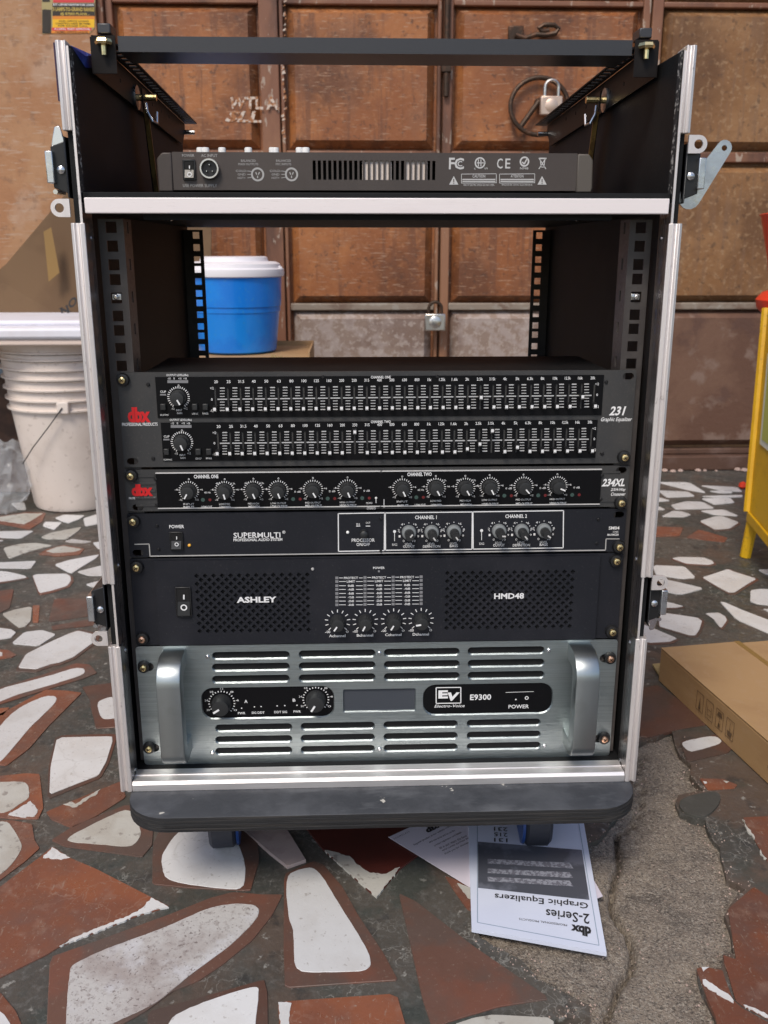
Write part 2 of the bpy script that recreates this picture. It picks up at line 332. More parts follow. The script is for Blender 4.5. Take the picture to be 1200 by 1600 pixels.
def stadium(x0, x1, z0, z1, n=5, r=None):
    r = r or (z1-z0)/2; out = []
    for cx, cz, a in ((x1-r, z1-r, 0), (x0+r, z1-r, 90), (x0+r, z0+r, 180), (x1-r, z0+r, 270)):
        for i in range(n+1):
            t = math.radians(a+90*i/n); out.append((cx+r*math.cos(t), cz+r*math.sin(t)))
    return out
def rc(x0, x1, z0, z1): return [(x0, z0), (x1, z0), (x1, z1), (x0, z1)]
def chaikin(p, it=1, q=.25):
    for _ in range(it):
        o = []
        for i in range(len(p)):
            a, b = Vector(p[i]), Vector(p[(i+1) % len(p)]); o += [a*(1-q)+b*q, a*q+b*(1-q)]
        p = o
    return p
SHARE = {}
def shared(key, fn):
    if key not in SHARE:
        o = fn(); SHARE[key] = o.data; d = o.data; bpy.data.objects.remove(o)
    return SHARE[key]
def knob(parent, u, v, r, h, ang, Y=0., style='black', point=True):
    """a turned knob of radius r photo pixels standing h metres out of the panel, pointer angle from 12 o'clock"""
    c = F(u, v, Y); R = r*mpp(c)
    def mk():
        b = MB()
        if style == 'grey': prof = [(1, 0), (1, .0035/R), (.92, .005/R), (.80, .0055/R)]
        else: prof = [(1, 0), (1.0, .2*h/R), (.90, .75*h/R), (.82, h/R), (.70, h*1.02/R)]
        b.lathe([(a*R, q*R) for a, q in prof], (0, 0, 0), 'y', 24)
        return b.build('k', 'knob_grey' if style == 'grey' else 'knob')
    o = put('knob', shared(('knob', style, round(R, 4), h), mk), parent, loc=c)
    if style == 'grey':
        def cap():
            b = MB(); b.lathe([(.66*R, .0055), (.60*R, .0165), (.52*R, .018)], (0, 0, 0), 'y', 20); return b.build('k', 'knob')
        put('knob_cap', shared(('kcap', round(R, 4)), cap), o)
        hh, r0, r1 = .0182, .05, .55
    else: hh, r0, r1 = h*1.05, .12, .80
    if point:
        def pt():
            b = MB(); b.box(-.09*R, .09*R, -hh-.0005, -hh+.002, r0*R, r1*R); return b.build('k', 'ink' if style != 'grey' else 'ink_mid')
        q = put('pointer', shared(('ptr', style, round(R, 4), h), pt), o); q.rotation_euler = (0, math.radians(ang), 0)
    return o
def rack_screw(parent, u, v, Y=0., metal='brass', r=5.8, hole=None):
    c = F(u, v, Y-.004); R = r*mpp(c)
    def hd():
        b = MB(); b.lathe([(R, 0), (R, .0012), (R*.86, .0024), (R*.5, .0031)], (0, 0, 0), 'y', 16)
        b.k = 1
        for a in (.6, .6+math.pi/2):
            x, z = math.cos(a), math.sin(a); n = (-z*.12*R, x*.12*R); e = .55*R
            b.quad((-x*e-n[0], -.0033, -z*e-n[1]), (x*e-n[0], -.0033, z*e-n[1]), (x*e+n[0], -.0033, z*e+n[1]), (-x*e+n[0], -.0033, -z*e+n[1]))
        return b.build('s', [metal, 'iron'])
    o = put('rack_screw', shared(('rs', metal, round(R, 4)), hd), parent, loc=c)
    def ws():
        b = MB(); b.lathe([(R*1.8, -.004), (R*1.8, -.0025), (R*1.6, .0002), (R*1.15, .0006)], (0, 0, 0), 'y', 20); return b.build('w', 'plastic_black')
    put('cup_washer', shared(('ws', round(R, 4)), ws), o)
def small_screw(parent, u, v, Y=0., r=3.0, m='plastic_black'):
    c = F(u, v, Y); R = r*mpp(c)
    def hd():
        b = MB(); b.lathe([(R, 0), (R, .0008), (R*.6, .0016)], (0, 0, 0), 'y', 12)
        return b.build('s', m)
    return put('screw', shared(('ss', m, round(R, 4)), hd), parent, loc=c)
def rocker(parent, u0, v0, u1, v1, Y=0., mark_i=True, frame='plastic_black'):
    x0, x1, z0, z1 = BX(u0, v0, u1, v1, Y); b = MB(); t = .0016
    b.plate(rc(x0, x1, z0, z1), [rc(x0+t, x1-t, z0+t, z1-t)], Y-.002, Y+.001)
    o = b.build('power_switch', frame, parent, bevel=.0004)
    b = MB(); zm = (z0+z1)/2; a0, a1 = x0+t*1.1, x1-t*1.1; c0, c1 = z0+t*1.1, z1-t*1.1
    prof = [(c0, Y+.001), (c0, Y-.0045), (zm, Y-.0015), (c1, Y-.0022), (c1, Y+.001)]
    b.loft([[(a0, y, z) for z, y in prof], [(a1, y, z) for z, y in prof]]); b.build('rocker', 'plastic_black', o, smooth=False)
    b = MB(); um, vm = (u0+u1)/2, (v0+v1)/2; hh = v1-v0
    RING(b, um, vm+hh*.22, hh*.07, hh*.115, Y-.0042)
    if mark_i: LN(b, um, vm-hh*.22, um, vm-hh*.06, hh*.05, Y-.0036)
    b.build('switch_mark', 'ink', o, smooth=False)
    return o

# ------------------------------------------------------------------ the floor
PATCH = [(935, 1312), (948, 1298), (962, 1278), (990, 1240), (994, 1165), (1012, 1156), (1050, 1142), (1055, 1165), (1062, 1180), (1080, 1195), (1078, 1210), (1090, 1225), (1100, 1236), (1060, 1242), (1055, 1255), (1062, 1270), (1080, 1278), (1102, 1282), (1110, 1305), (1125, 1325), (1130, 1350), (1135, 1375), (1165, 1390), (1140, 1415), (1132, 1430), (1140, 1450), (1147, 1490), (1130, 1490), (1128, 1512), (1090, 1515), (1095, 1540), (1110, 1570), (1120, 1590), (1128, 1650), (866, 1650), (868, 1592), (922, 1590), (920, 1570), (870, 1545), (840, 1530), (815, 1500), (795, 1490), (750, 1465), (745, 1440), (800, 1390), (870, 1350)]
pg = []
for i in range(len(PATCH)):
    a, b = PATCH[i], PATCH[(i+1) % len(PATCH)]
    n = max(1, int(math.dist(a, b)/12))
    for j in range(n):
        t = j/n; jx = random.uniform(-2.2, 2.2) if j else 0; jy = random.uniform(-2, 2) if j else 0
        pg.append(G(a[0]*(1-t)+b[0]*t+jx, a[1]*(1-t)+b[1]*t+jy))
pg = [(p.x, p.y) for p in pg]
b = MB()
b.plate([(-3.2, -3.5), (3.2, -3.5), (3.2, 1.86), (-3.2, 1.86)], [pg], 0, -.022, mapf=lambda p, a: (p[0], p[1], a))
floor = b.build('floor', 'grout', smooth=False)
tag(floor, 'dark grey mortar floor set with broken red and white tile pieces', 'floor', kind='structure')
def inside(p, poly):
    r = False; j = len(poly)-1
    for i in range(len(poly)):
        a, c = poly[i], poly[j]
        if (a[1] > p[1]) != (c[1] > p[1]) and p[0] < (c[0]-a[0])*(p[1]-a[1])/(c[1]-a[1])+a[0]: r = not r
        j = i
    return r
def pdist(p, line):
    best = 9
    for a, c in zip(line, line[1:]):
        a, c = Vector(a), Vector(c); d = c-a; t = max(0, min(1, (Vector(p)-a).dot(d)/d.length_squared)); best = min(best, (Vector(p)-(a+d*t)).length)
    return best
from mathutils import noise as NZ
crack = [G(u, v).xy for u, v in ((966, 1290), (964, 1310), (969, 1340), (960, 1362), (957, 1385), (954, 1398), (960, 1415), (968, 1430), (978, 1442), (985, 1452), (990, 1480), (986, 1505), (968, 1525), (962, 1545), (952, 1570), (946, 1590), (944, 1640))]
crack2 = [G(u, v).xy for u, v in ((1002, 1172), (996, 1200), (1000, 1235), (992, 1262), (985, 1290))]
xs, ys = [p[0] for p in pg], [p[1] for p in pg]; x0, x1, y0, y1 = min(xs)-.02, max(xs)+.02, min(ys)-.02, max(ys)+.02
st = .0022; nx, ny = int((x1-x0)/st), int((y1-y0)/st); b = MB(); vs = []
for j in range(ny+1):
    for i in range(nx+1):
        x, y = x0+i*st, y0+j*st
        z = -.0075 + .0035*NZ.noise((x*14, y*14, 1)) + .0016*NZ.noise((x*60, y*60, 5)) + .0009*NZ.noise((x*170, y*170, 9))
        d = pdist((x, y), crack); wob = .004*abs(NZ.noise((x*90, y*90, 3)))
        z -= .014*math.exp(-((d-wob)/.0021)**2) + .002*math.exp(-(d/.012)**2)
        d = pdist((x, y), crack2); z -= .010*math.exp(-(d/.007)**2)*(.5+NZ.noise((x*80, y*80, 2)))
        vs.append((x, y, min(z, -.0015)))
b.add(vs, [(j*(nx+1)+i, j*(nx+1)+i+1, (j+1)*(nx+1)+i+1, (j+1)*(nx+1)+i) for j in range(ny) for i in range(nx)])
tag(b.build('bare_concrete', 'concrete', fix=False, ang=80), 'rough cracked bare concrete where the tiles have broken away', 'concrete', kind='structure')

# loose grit on the bare patch and along its broken rim
random.seed(21); b = MB()
for k in range(2600):
    if k < 1500:
        x, y = random.uniform(x0, x1), random.uniform(y0, y1)
        if not inside((x, y), pg): continue
        zz = -.0075+.0035*NZ.noise((x*14, y*14, 1))+.0016*NZ.noise((x*60, y*60, 5)); r = random.uniform(.0004, .0013)
    else:
        p = random.choice(pg); x, y = p[0]+random.gauss(0, .008), p[1]+random.gauss(0, .008); zz = -.006 if inside((x, y), pg) else .0; r = random.uniform(.0005, .0018)
    a = random.random()*6; b.k = k % 2
    b.add([(x+r*math.cos(a+q*2.1)*random.uniform(.7, 1.2), y+r*math.sin(a+q*2.1), zz-.0005) for q in range(3)]+[(x, y, zz+r*random.uniform(.7, 1.2))], [(0, 1, 3), (1, 2, 3), (2, 0, 3)])
tag(b.build('grit', ['rubble', 'concrete'], None, smooth=False), 'loose sandy grit scattered over the broken concrete', 'grit', kind='stuff')
WHITE = [  # plain pale pieces: polygon, colour, with a red rim
 ([(17, 786), (38, 785), (41, 796), (28, 796)], 0, 0), ([(86, 809), (100, 804), (133, 805), (124, 811), (107, 817), (96, 814)], 0, 0),
 ([(130, 810), (152, 803), (165, 800), (170, 815), (133, 822)], 0, 0), ([(67, 820), (71, 815), (97, 816), (85, 827.5), (68, 822)], 0, 0),
 ([(64, 839), (80, 832), (127.5, 823), (123, 829), (105, 842), (73, 842)], 1, 0), ([(-12, 831), (0, 830), (54, 829), (33, 841), (-12, 839)], 0, 0),
 ([(-8, 843), (6, 844), (-8, 847)], 0, 0), ([(5, 856), (28, 850), (55, 848), (83, 852), (50, 860), (17, 872), (13, 871)], 1, 0),
 ([(102, 845), (113, 842), (143, 846), (132, 848), (107, 847)], 2, 0), ([(145, 847.5), (160, 846), (167, 858), (153, 857.5)], 0, 1),
 ([(85, 882), (107, 875), (155, 866), (150, 872), (130, 884), (113, 895), (107, 894)], 0, 0), ([(120, 893), (160, 883), (180, 880), (180, 899), (138, 899)], 0, 0),
 ([(-10, 879), (25, 877.5), (57, 876), (48, 888), (-10, 887)], 0, 0), ([(-15, 891), (12, 893), (38, 899), (42, 902), (20, 906), (-15, 911)], 0, 1),
 ([(51, 899), (58, 897), (103, 896), (110, 900), (111, 907), (105, 915), (80, 922.5), (63, 926), (60, 923)], 0, 1), ([(132.5, 913), (160, 906), (183, 900), (185, 920), (172, 925)], 0, 0),
 ([(3, 959), (22, 952.5), (45, 948), (50, 949), (48, 970), (40, 978), (30, 980), (20, 973)], 1, 0), ([(-20, 980), (0, 981), (17, 983), (25, 988), (17, 996), (-20, 1001)], 0, 0),
 ([(18, 1005), (38, 987.5), (65, 984), (88, 991), (60, 1009)], 0, 0), ([(28, 1043), (40, 1022), (80, 1002), (107, 990), (122, 985), (143, 990), (150, 994), (148, 1002), (130, 1015), (115, 1026), (95, 1034), (80, 1037), (57, 1045)], 0, 1),
 ([(89, 1152), (175, 1150), (176, 1158), (166, 1190), (154, 1211), (120, 1224), (77, 1241), (79, 1196)], 0, 1), ([(710, 1600), (740, 1590), (770, 1585), (865, 1590), (867, 1650), (700, 1650)], 1, 0),
 ([(1050, 872), (1062, 870), (1100, 871), (1113, 876), (1116, 880), (1107, 882), (1072, 880)], 0, 1), ([(1020, 885), (1025, 883), (1070, 885), (1087, 902), (1067, 904), (1025, 898)], 0, 0),
 ([(1010, 903), (1050, 907), (1100, 919), (1067, 928), (1057, 927.5), (1010, 918)], 0, 0), ([(1097.5, 902), (1110, 898), (1137, 889), (1150, 894), (1182, 904), (1168, 912), (1148, 925), (1138, 925), (1123, 917)], 0, 1),
 ([(1185, 890), (1205, 889), (1210, 900), (1195, 896)], 0, 0), ([(1173, 922), (1187, 920), (1210, 921), (1210, 946), (1183, 943), (1172, 939)], 0, 0),
 ([(1125, 940), (1133, 941), (1160, 953), (1205, 970), (1205, 991), (1150, 967)], 0, 0), ([(1025, 937), (1050, 942), (1068, 947), (1055, 949), (1030, 949)], 0, 1),
 ([(1030, 957), (1050, 959), (1090, 965), (1097, 970), (1093, 983), (1087, 992), (1077, 992), (1050, 984), (1030, 978)], 0, 1), ([(1102, 958), (1123, 957), (1133, 963), (1136, 969), (1128, 980), (1124, 979), (1115, 967)], 0, 1),
 ([(995, 973), (1010, 977), (1058, 997), (1047, 1002), (1013, 1004), (1000, 992)], 0, 1), ([(1192, 951), (1205, 952), (1205, 958)], 0, 0),
 ([(1026, 753), (1077, 753.5), (1104, 770), (1074, 765)], 0, 0), ([(1093, 758), (1152, 761), (1160, 768), (1125, 766)], 0, 0), ([(1108, 767), (1144, 766), (1144, 770), (1125, 770)], 0, 0),
 ([(1027, 766), (1075, 768), (1086, 775), (1066, 776), (1042, 777)], 0, 0), ([(1020, 774), (1048, 782), (1020, 784)], 0, 0), ([(1095, 775), (1160, 773), (1160, 776), (1120, 777)], 0, 0), ([(1095, 778.5), (1141, 777.5), (1148, 785), (1116, 788)], 0, 0),
 ([(1048, 789), (1072, 783), (1098, 784), (1117, 794), (1080, 795), (1056, 795.5)], 0, 0), ([(1010, 789), (1029, 791), (1040, 796), (1010, 797)], 0, 0), ([(1095, 798), (1104, 797), (1131, 796), (1155, 806), (1116, 804)], 0, 0),
 ([(1033, 807), (1051, 798), (1066, 799), (1080, 804), (1069, 807.5)], 0, 0), ([(1093, 814), (1116, 807), (1128, 806), (1155, 816), (1140, 825.5), (1117, 827)], 0, 1)]
RED = [  # red glazed pieces: polygon, colour, worn white patches (polygon, colour)
 ([(-10, 808), (40, 800), (72, 801), (66, 815), (46, 827), (-10, 816)], 0, [([(-10, 809), (38, 802), (67, 802), (55, 810), (38, 819), (-10, 812)], 1)]),
 ([(60, 866), (72, 858), (100, 851), (132, 857), (125, 866), (90, 869)], 0, [([(72, 861), (88, 855), (100, 853), (128, 858), (117, 862), (83, 864)], 1)]),
 ([(-15, 925), (22, 920), (15, 950), (0, 957), (-15, 957)], 1, []), ([(85, 935), (150, 935), (152, 960), (75, 972)], 1, []), ([(51, 946), (62, 945), (60, 972), (51, 972)], 0, []), ([(80, 978), (148, 966), (150, 976), (82, 984)], 1, []),
 ([(-12, 1014), (12, 1015), (26, 1023), (18, 1027), (-12, 1031)], 0, [([(-8, 1017), (3, 1019), (4, 1024), (-8, 1027)], 0)]),
 ([(-20, 1080), (70, 1053), (118, 1036), (140, 1038), (152, 1051), (130, 1060), (80, 1075), (0, 1100), (-20, 1110)], 1, [([(-20, 1085), (0, 1077), (13, 1072), (70, 1058), (107, 1046), (123, 1043), (132, 1045), (133, 1050), (127, 1055), (80, 1070), (33, 1083), (0, 1096), (-20, 1105)], 0)]),
 ([(72, 1077), (107, 1079), (128, 1082), (107, 1103), (77, 1133), (45, 1170), (10, 1196), (-20, 1192), (-30, 1130), (10, 1110)], 0, [([(-25, 1150), (0, 1135), (10, 1122), (33, 1103), (70, 1087), (85, 1087), (90, 1092), (80, 1105), (50, 1133), (27, 1160), (8, 1183), (0, 1190), (-18, 1190)], 0)]),
 ([(-10, 1107), (15, 1105), (5, 1117), (-10, 1120)], 0, []),
 ([(128, 1073), (185, 1065), (195, 1135), (150, 1138), (143, 1110), (140, 1092)], 1, [([(151, 1100), (158, 1093), (180, 1087), (190, 1120), (165, 1124), (157, 1120)], 0)]),
 ([(-20, 1214), (40, 1208), (62, 1209), (68, 1262), (60, 1279), (20, 1279), (-20, 1275)], 0, [([(-20, 1222), (20, 1221), (38, 1221), (45, 1228), (46, 1245), (40, 1250), (10, 1270), (-19, 1270)], 1), ([(12, 1273), (48, 1252), (60, 1265), (55, 1275), (35, 1277)], 0)]),
 ([(72, 1268), (150, 1236), (190, 1220), (197, 1245), (150, 1275), (112, 1293), (80, 1280)], 2, [([(100, 1256), (112, 1252), (118, 1256), (157, 1232), (152, 1240), (116, 1262)], 1)]),
 ([(80, 1312), (115, 1290), (200, 1256), (240, 1290), (238, 1320), (222, 1339), (160, 1330), (100, 1322)], 1, [([(100, 1311), (150, 1285), (205, 1259), (222, 1299), (215, 1315), (203, 1323), (160, 1319), (115, 1316)], 1)]),
 ([(-20, 1283), (18, 1281), (50, 1287), (54, 1312), (62, 1325), (40, 1345), (0, 1375), (-20, 1390)], 0, [([(-20, 1284), (8, 1283), (15, 1286), (35, 1318), (33, 1330), (10, 1360), (-20, 1378)], 1)]),
 ([(-20, 1400), (60, 1340), (82, 1322), (110, 1340), (150, 1357), (230, 1398), (265, 1416), (215, 1430), (92, 1479), (75, 1490), (0, 1527), (-20, 1535)], 2, [([(66, 1340), (82, 1324), (109, 1340), (95, 1343), (80, 1341)], 0), ([(236, 1402), (263, 1416), (215, 1429.5), (92, 1478.5), (112, 1466), (150, 1450), (200, 1431), (225, 1418)], 0)]),
 ([(78, 1495), (150, 1470), (265, 1428), (330, 1402), (365, 1393), (410, 1397), (442, 1397), (425, 1430), (395, 1468), (350, 1505), (310, 1532), (270, 1548), (230, 1578), (170, 1612), (150, 1660), (70, 1660)], 1, [([(108, 1515), (115, 1505), (170, 1480), (260, 1448), (320, 1420), (360, 1411), (395, 1412), (407, 1420), (400, 1437), (370, 1468), (335, 1495), (300, 1520), (265, 1550), (235, 1572), (170, 1600), (140, 1640), (100, 1640)], 3)]),
 ([(238, 1338), (240, 1315), (250, 1296), (275, 1270), (400, 1280), (405, 1345), (392, 1390), (380, 1391), (300, 1387), (238, 1381)], 1, [([(252, 1338), (262, 1320), (278, 1298), (330, 1280), (360, 1290), (375, 1325), (384, 1350), (382, 1389), (345, 1388), (290, 1381), (260, 1373), (254, 1360)], 0)]),
 ([(444, 1365), (490, 1345), (505, 1350), (535, 1385), (560, 1430), (600, 1490), (622, 1531), (560, 1535), (445, 1543), (443, 1480)], 1, [([(446, 1367), (470, 1357), (490, 1354), (505, 1370), (525, 1405), (545, 1435), (575, 1485), (581, 1505), (572, 1516), (540, 1518), (475, 1519), (462, 1512), (459, 1495), (459, 1455), (450, 1430)], 0)]),
 ([(475, 1290), (640, 1280), (655, 1335), (625, 1357), (588, 1402), (505, 1327)], 3, [([(507, 1328), (520, 1330), (545, 1338), (565, 1356), (580, 1363), (600, 1366), (626, 1354), (588, 1401)], 1)]),
 ([(434, 1565), (620, 1552), (648, 1650), (440, 1650)], 2, [([(435, 1565.5), (455, 1566), (452, 1590), (453, 1640), (441, 1640)], 0)]),
 ([(232, 1580), (300, 1562), (413, 1530), (418, 1550), (420, 1650), (225, 1650)], 1, [([(262, 1592), (300, 1572), (370, 1548), (402, 1540), (405, 1548), (395, 1640), (258, 1640)], 0)]),
 ([(-20, 1545), (0, 1550), (25, 1580), (50, 1640), (-20, 1640)], 0, [([(-20, 1575), (0, 1578), (18, 1600), (25, 1630), (-20, 1630)], 0)]),
 ([(623, 1395), (650, 1408), (740, 1478), (860, 1560), (780, 1572), (720, 1590), (675, 1605), (660, 1560), (640, 1470)], 1, []),
 ([(695, 1368), (742, 1385), (742, 1424), (730, 1420), (712, 1395)], 0, [([(714, 1380), (738, 1388), (737, 1408)], 1)]),
 ([(1000, 1075), (1028, 1070), (1115, 1130), (1060, 1139), (1012, 1152), (1000, 1150)], 1, []),
 ([(1062, 1158), (1120, 1147), (1145, 1168), (1137, 1176), (1074, 1190)], 1, [([(1064, 1162), (1072, 1157), (1117, 1148.5), (1132, 1160), (1090, 1172), (1076, 1174)], 0)]),
 ([(1093, 1216), (1130, 1217), (1152, 1226), (1148, 1231), (1106, 1234)], 2, [([(1098, 1221), (1104, 1220), (1106, 1223), (1100, 1224)], 0), ([(1130, 1219), (1140, 1221), (1136, 1223)], 1)]),
 ([(1160, 1277), (1200, 1275), (1240, 1275), (1240, 1347), (1200, 1347), (1182, 1318)], 2, [([(1161, 1279), (1168, 1290), (1180, 1309), (1178, 1312), (1166, 1294)], 1), ([(1187, 1327), (1197, 1341), (1194, 1341), (1186, 1330)], 1)]),
 ([(1178, 1385), (1200, 1400), (1240, 1420), (1240, 1615), (1200, 1592), (1162, 1572), (1149, 1562), (1137, 1520), (1132, 1507), (1130, 1492), (1150, 1499), (1142, 1450), (1137, 1420)], 2, [([(1161, 1570), (1200, 1591), (1225, 1604), (1225, 1598), (1200, 1585), (1170, 1571)], 0)]),
 ([(1088, 1513), (1100, 1510), (1129, 1516), (1135, 1535), (1146, 1563), (1160, 1575), (1215, 1605), (1215, 1650), (1128, 1650), (1118, 1588), (1105, 1560)], 2, [([(1097, 1531), (1102, 1530), (1144, 1558), (1147, 1568), (1100, 1540)], 0), ([(1097, 1510), (1107, 1511), (1099, 1517)], 0)]),
 ([(1015, 822), (1068, 824), (1062, 837), (1015, 839)], 0, []), ([(1072, 840), (1092, 827), (1137, 840), (1132, 847)], 0, []),
]
PINK = [([(375, 1290), (445, 1290), (478, 1343), (449, 1353), (420, 1330)], 1)]
WM = ['tile_white', 'tile_cream', 'tile_stain', 'tile_stain']; RM = ['tile_red', 'tile_brown', 'tile_red', 'tile_dark']
USED = []
def slab(name, px, mat, h, parent, z0=-.003, it=1, q=.09, world=None):
    pts = [Vector((p[0], p[1])) for p in px]
    if it: pts = chaikin(pts, it, q)
    ws = world or [G(p.x, p.y, h) for p in pts]
    b = MB(); b.loft([[(p.x, p.y, z0) for p in ws], [(p.x, p.y, h-.0005) for p in ws], [(p.x+(c.x-p.x)*.006, p.y+(c.y-p.y)*.006, h) for c in [sum((Vector((p.x, p.y, 0)) for p in ws), Vector())/len(ws)] for p in ws]])
    USED.append((sum(p.x for p in ws)/len(ws), sum(p.y for p in ws)/len(ws), max((ws[0]-p).length for p in ws)/2+.02))
    return b.build(name, mat, parent, smooth=False)
for i, (poly, c, rim) in enumerate(WHITE):
    if rim:
        cx, cyy = sum(p[0] for p in poly)/len(poly), sum(p[1] for p in poly)/len(poly)
        rp = [(cx+(p[0]-cx)*1.09+1.5, cyy+(p[1]-cyy)*1.13+1.6) for p in poly]
        t = slab('tile', rp, 'tile_brown', .0010, floor)
        slab('worn_patch', poly, WM[c], .0018, t)
    else: slab('tile', poly, WM[c], .0016, floor)
for poly, c, ws in RED:
    t = slab('tile', poly, RM[c], .0014 if c != 3 else .0018, floor, it=1, q=.06)
    for wp, k in ws:
        area = abs(sum(wp[i][0]*wp[i-1][1]-wp[i-1][0]*wp[i][1] for i in range(len(wp))))/2
        big = area > 900 and c not in (2, 3); jit = .5 if big else 1.4
        if big: wp = [tuple(p) for p in chaikin([Vector(p) for p in wp], 2, .22)]
        jg = []
        for i in range(len(wp)):
            a, e = wp[i], wp[(i+1) % len(wp)]; n = max(1, int(math.dist(a, e)/(7 if big else 4)))
            for j in range(n):
                f = j/n; y_ = a[1]*(1-f)+e[1]*f; sc_ = jit*max(.25, min(1, (y_-700)/600)); jg.append((a[0]*(1-f)+e[0]*f+random.uniform(-sc_, sc_), y_+random.uniform(-sc_, sc_)*.7))
        slab('worn_patch', jg, WM[k], .0019 if c != 3 else .0023, t, it=0)
for poly, c in PINK: slab('tile', poly, 'tile_pink', .004, floor, it=0)
# pieces of the same floor beyond the picture's edges and behind the case
random.seed(3)
for k in range(900):
    x, y = random.uniform(-1.9, 1.9), random.uniform(-1.0, 1.75); r = random.uniform(.05, .12)
    d = Vector((x, y, 0))-CAM; zc = d.dot(FW); u, v = 600+FPX*d.dot(RI)/zc, 800-FPX*d.dot(UP)/zc
    vis = zc > 0 and -70 < u < 1270 and v < 1720 and not (165 < u < 990 and v < 1235 and y > .05)
    if vis or inside((x, y), pg) or any(math.hypot(x-a, y-c) < rr+r for a, c, rr in USED): continue
    n = random.choice((4, 5, 5, 6)); a0 = random.random()*6
    ws = [Vector((x+r*random.uniform(.75, 1.1)*math.cos(a0+6.283*j/n), y+r*random.uniform(.7, 1)*math.sin(a0+6.283*j/n), 0)) for j in range(n)]
    if random.random() < .5: slab('tile', [], 'tile_white', .0016, floor, world=ws, it=0)
    else:
        t = slab('tile', [], 'tile_red', .0012, floor, world=ws, it=0)
        if random.random() < .6:
            c2 = sum(ws, Vector())/n; slab('worn_patch', [], 'tile_white', .0018, t, world=chaikin([c2+(p-c2)*.72 for p in ws], 2, .22), it=0)
# thick mortar tongues left round the broken patch
for px in ([(1066, 1246), (1100, 1238), (1120, 1236), (1128, 1245), (1120, 1262), (1102, 1276), (1082, 1274), (1066, 1266), (1060, 1256)],):
    slab('mortar_lump', px, 'mortar', .003, floor, it=2, q=.25)

# ------------------------------------------------------------------ folding doors, wall, sill
YD = 1.85
ROWS = [(1.295, 1.62, 'door'), (.925, 1.236, 'door'), (.513, .845, 'door'), (.09, .449, None)]
def leaf(x0, x1, f0, f1, label, low, face='door'):
    t = thing('door_leaf', label, 'door', 'leaves of the folding door')
    q = .02 if x0 in (-.203, .788) else 0; b = MB(); b.box(x0-.006, x1+.006, YD+.022+q, YD+.04+q, .045, 2.1)
    if q: b.box(x0, x1, YD+.022, YD+.0419, .045, 2.1)
    b.build('backing_board', face, t, smooth=False)
    bw = .028
    for a, c in ((x0, f0-bw), (f1+bw, x1)):
        b = MB(); b.box(a, c, YD-.004, YD+.022, .045, 2.1); b.build('stile', 'door_frame', t, bevel=.003)
    zr = [(.045, .066), (.475, .4885), (.875, .898), (1.263, 1.268), (1.65, 2.1)]
    zr = [(.045, .062), (.472, .492), (.872, .899), (1.258, 1.272), (1.65, 2.1)]
    for a, c in zr:
        b = MB(); b.box(f0-bw, f1+bw, YD-.002, YD+.022, a, c); b.build('rail', 'door_frame' if a > .6 else 'ledge' if a > .3 else 'timber', t, bevel=.003)
    for z0, z1, m in ROWS:
        b = MB(); q = .02
        o = [(f0-q, z0-q), (f1+q, z0-q), (f1+q, z1+q), (f0-q, z1+q)]; i_ = [(f0, z0), (f1, z0), (f1, z1), (f0, z1)]
        b.loft([[(p[0], YD+.0215, p[1]) for p in o], [(p[0], YD+.018, p[1]) for p in o], [(p[0], YD-.008, p[1]) for p in i_], [(p[0]*.999+(f0+f1)/2*.001, YD-.009, p[1]) for p in i_]])
        b.build('panel', face if m else low, t, smooth=False)
    return t
l1 = leaf(-.655, -.207, -.608, -.285, 'rusty brown door leaf with faint white paint writing, behind the blue bucket', 'door_low')
l2 = leaf(-.203, .226, -.165, .188, 'rusty brown door leaf between paint-flaked joint and the lower padlock', 'door_faded')
l3 = leaf(.232, .783, .285, .735, 'rusty brown door leaf carrying the iron hoop and the upper padlock', 'door_faded')
l4 = leaf(.788, 1.36, .845, 1.31, 'rusty brown door leaf at the right, behind the yellow stand', 'door_low', 'door_ochre')
b = MB(); TQ(b, 'WTL A', F(355, 170, YD-.0105), F(436, 172, YD-.0105), F(432, 150, YD-.0105), F(360, 152, YD-.0105), .035); TQ(b, 'SLL', F(350, 190, YD-.0105), F(408, 192, YD-.0105), F(410, 174, YD-.0105), F(362, 173, YD-.0105), .035)
b.build('painted_letters', 'paint_white', l1, smooth=False)
b = MB()
for k in range(26):
    v = -20+k*9.3+random.uniform(-2, 2); u = 444+random.uniform(-2, 2.5); h = random.uniform(3, 9); wd = random.uniform(1, 3.2)
    p0, p1 = F(u-wd, v+h, YD-.0052), F(u+wd, v, YD-.0052); b.add([(p0.x, p0.y, p0.z), (p1.x, p0.y, p0.z+.003), (p1.x-.002, p0.y, p1.z), (p0.x+.001, p0.y, p1.z-.004)], [(0, 1, 2, 3)])
b.build('flaking_paint', 'paint_white', l2, smooth=False)
b = MB(); p = F(699, 60, YD-.02); b.cyl((p.x, YD-.012, p.z-.14), (p.x, YD-.012, p.z+.2), .008, n=10); b.build('bolt_bar', 'iron', l3)
b = MB(); p = F(697, 106, YD-.02); b.box(p.x-.012, p.x+.014, YD-.022, YD-.004, p.z-.01, p.z+.012); b.build('bolt_keeper', 'iron', l3, bevel=.002)
b = MB(); b.box(-3.2, -.672, 1.815, 2.05, .36, 2.5); wl = b.build('wall', ['wall'], None, smooth=False); tag(wl, 'scuffed tan brown wall left of the folding door', 'wall')
b = MB(); b.box(-3.2, -.672, 1.8145, 2.05, -.01, .36); b.build('wall_base', 'wall_low', wl, smooth=False)
b = MB(); b.box(-.671, -.656, 1.83, 1.95, 0, 2.5); b.build('door_jamb', 'door_frame', wl, bevel=.002)
b = MB(); b.box(1.362, 3.2, 1.815, 2.05, -.01, 2.5); tag(b.build('wall', 'wall', None, smooth=False), 'plain brown wall right of the folding door', 'wall')
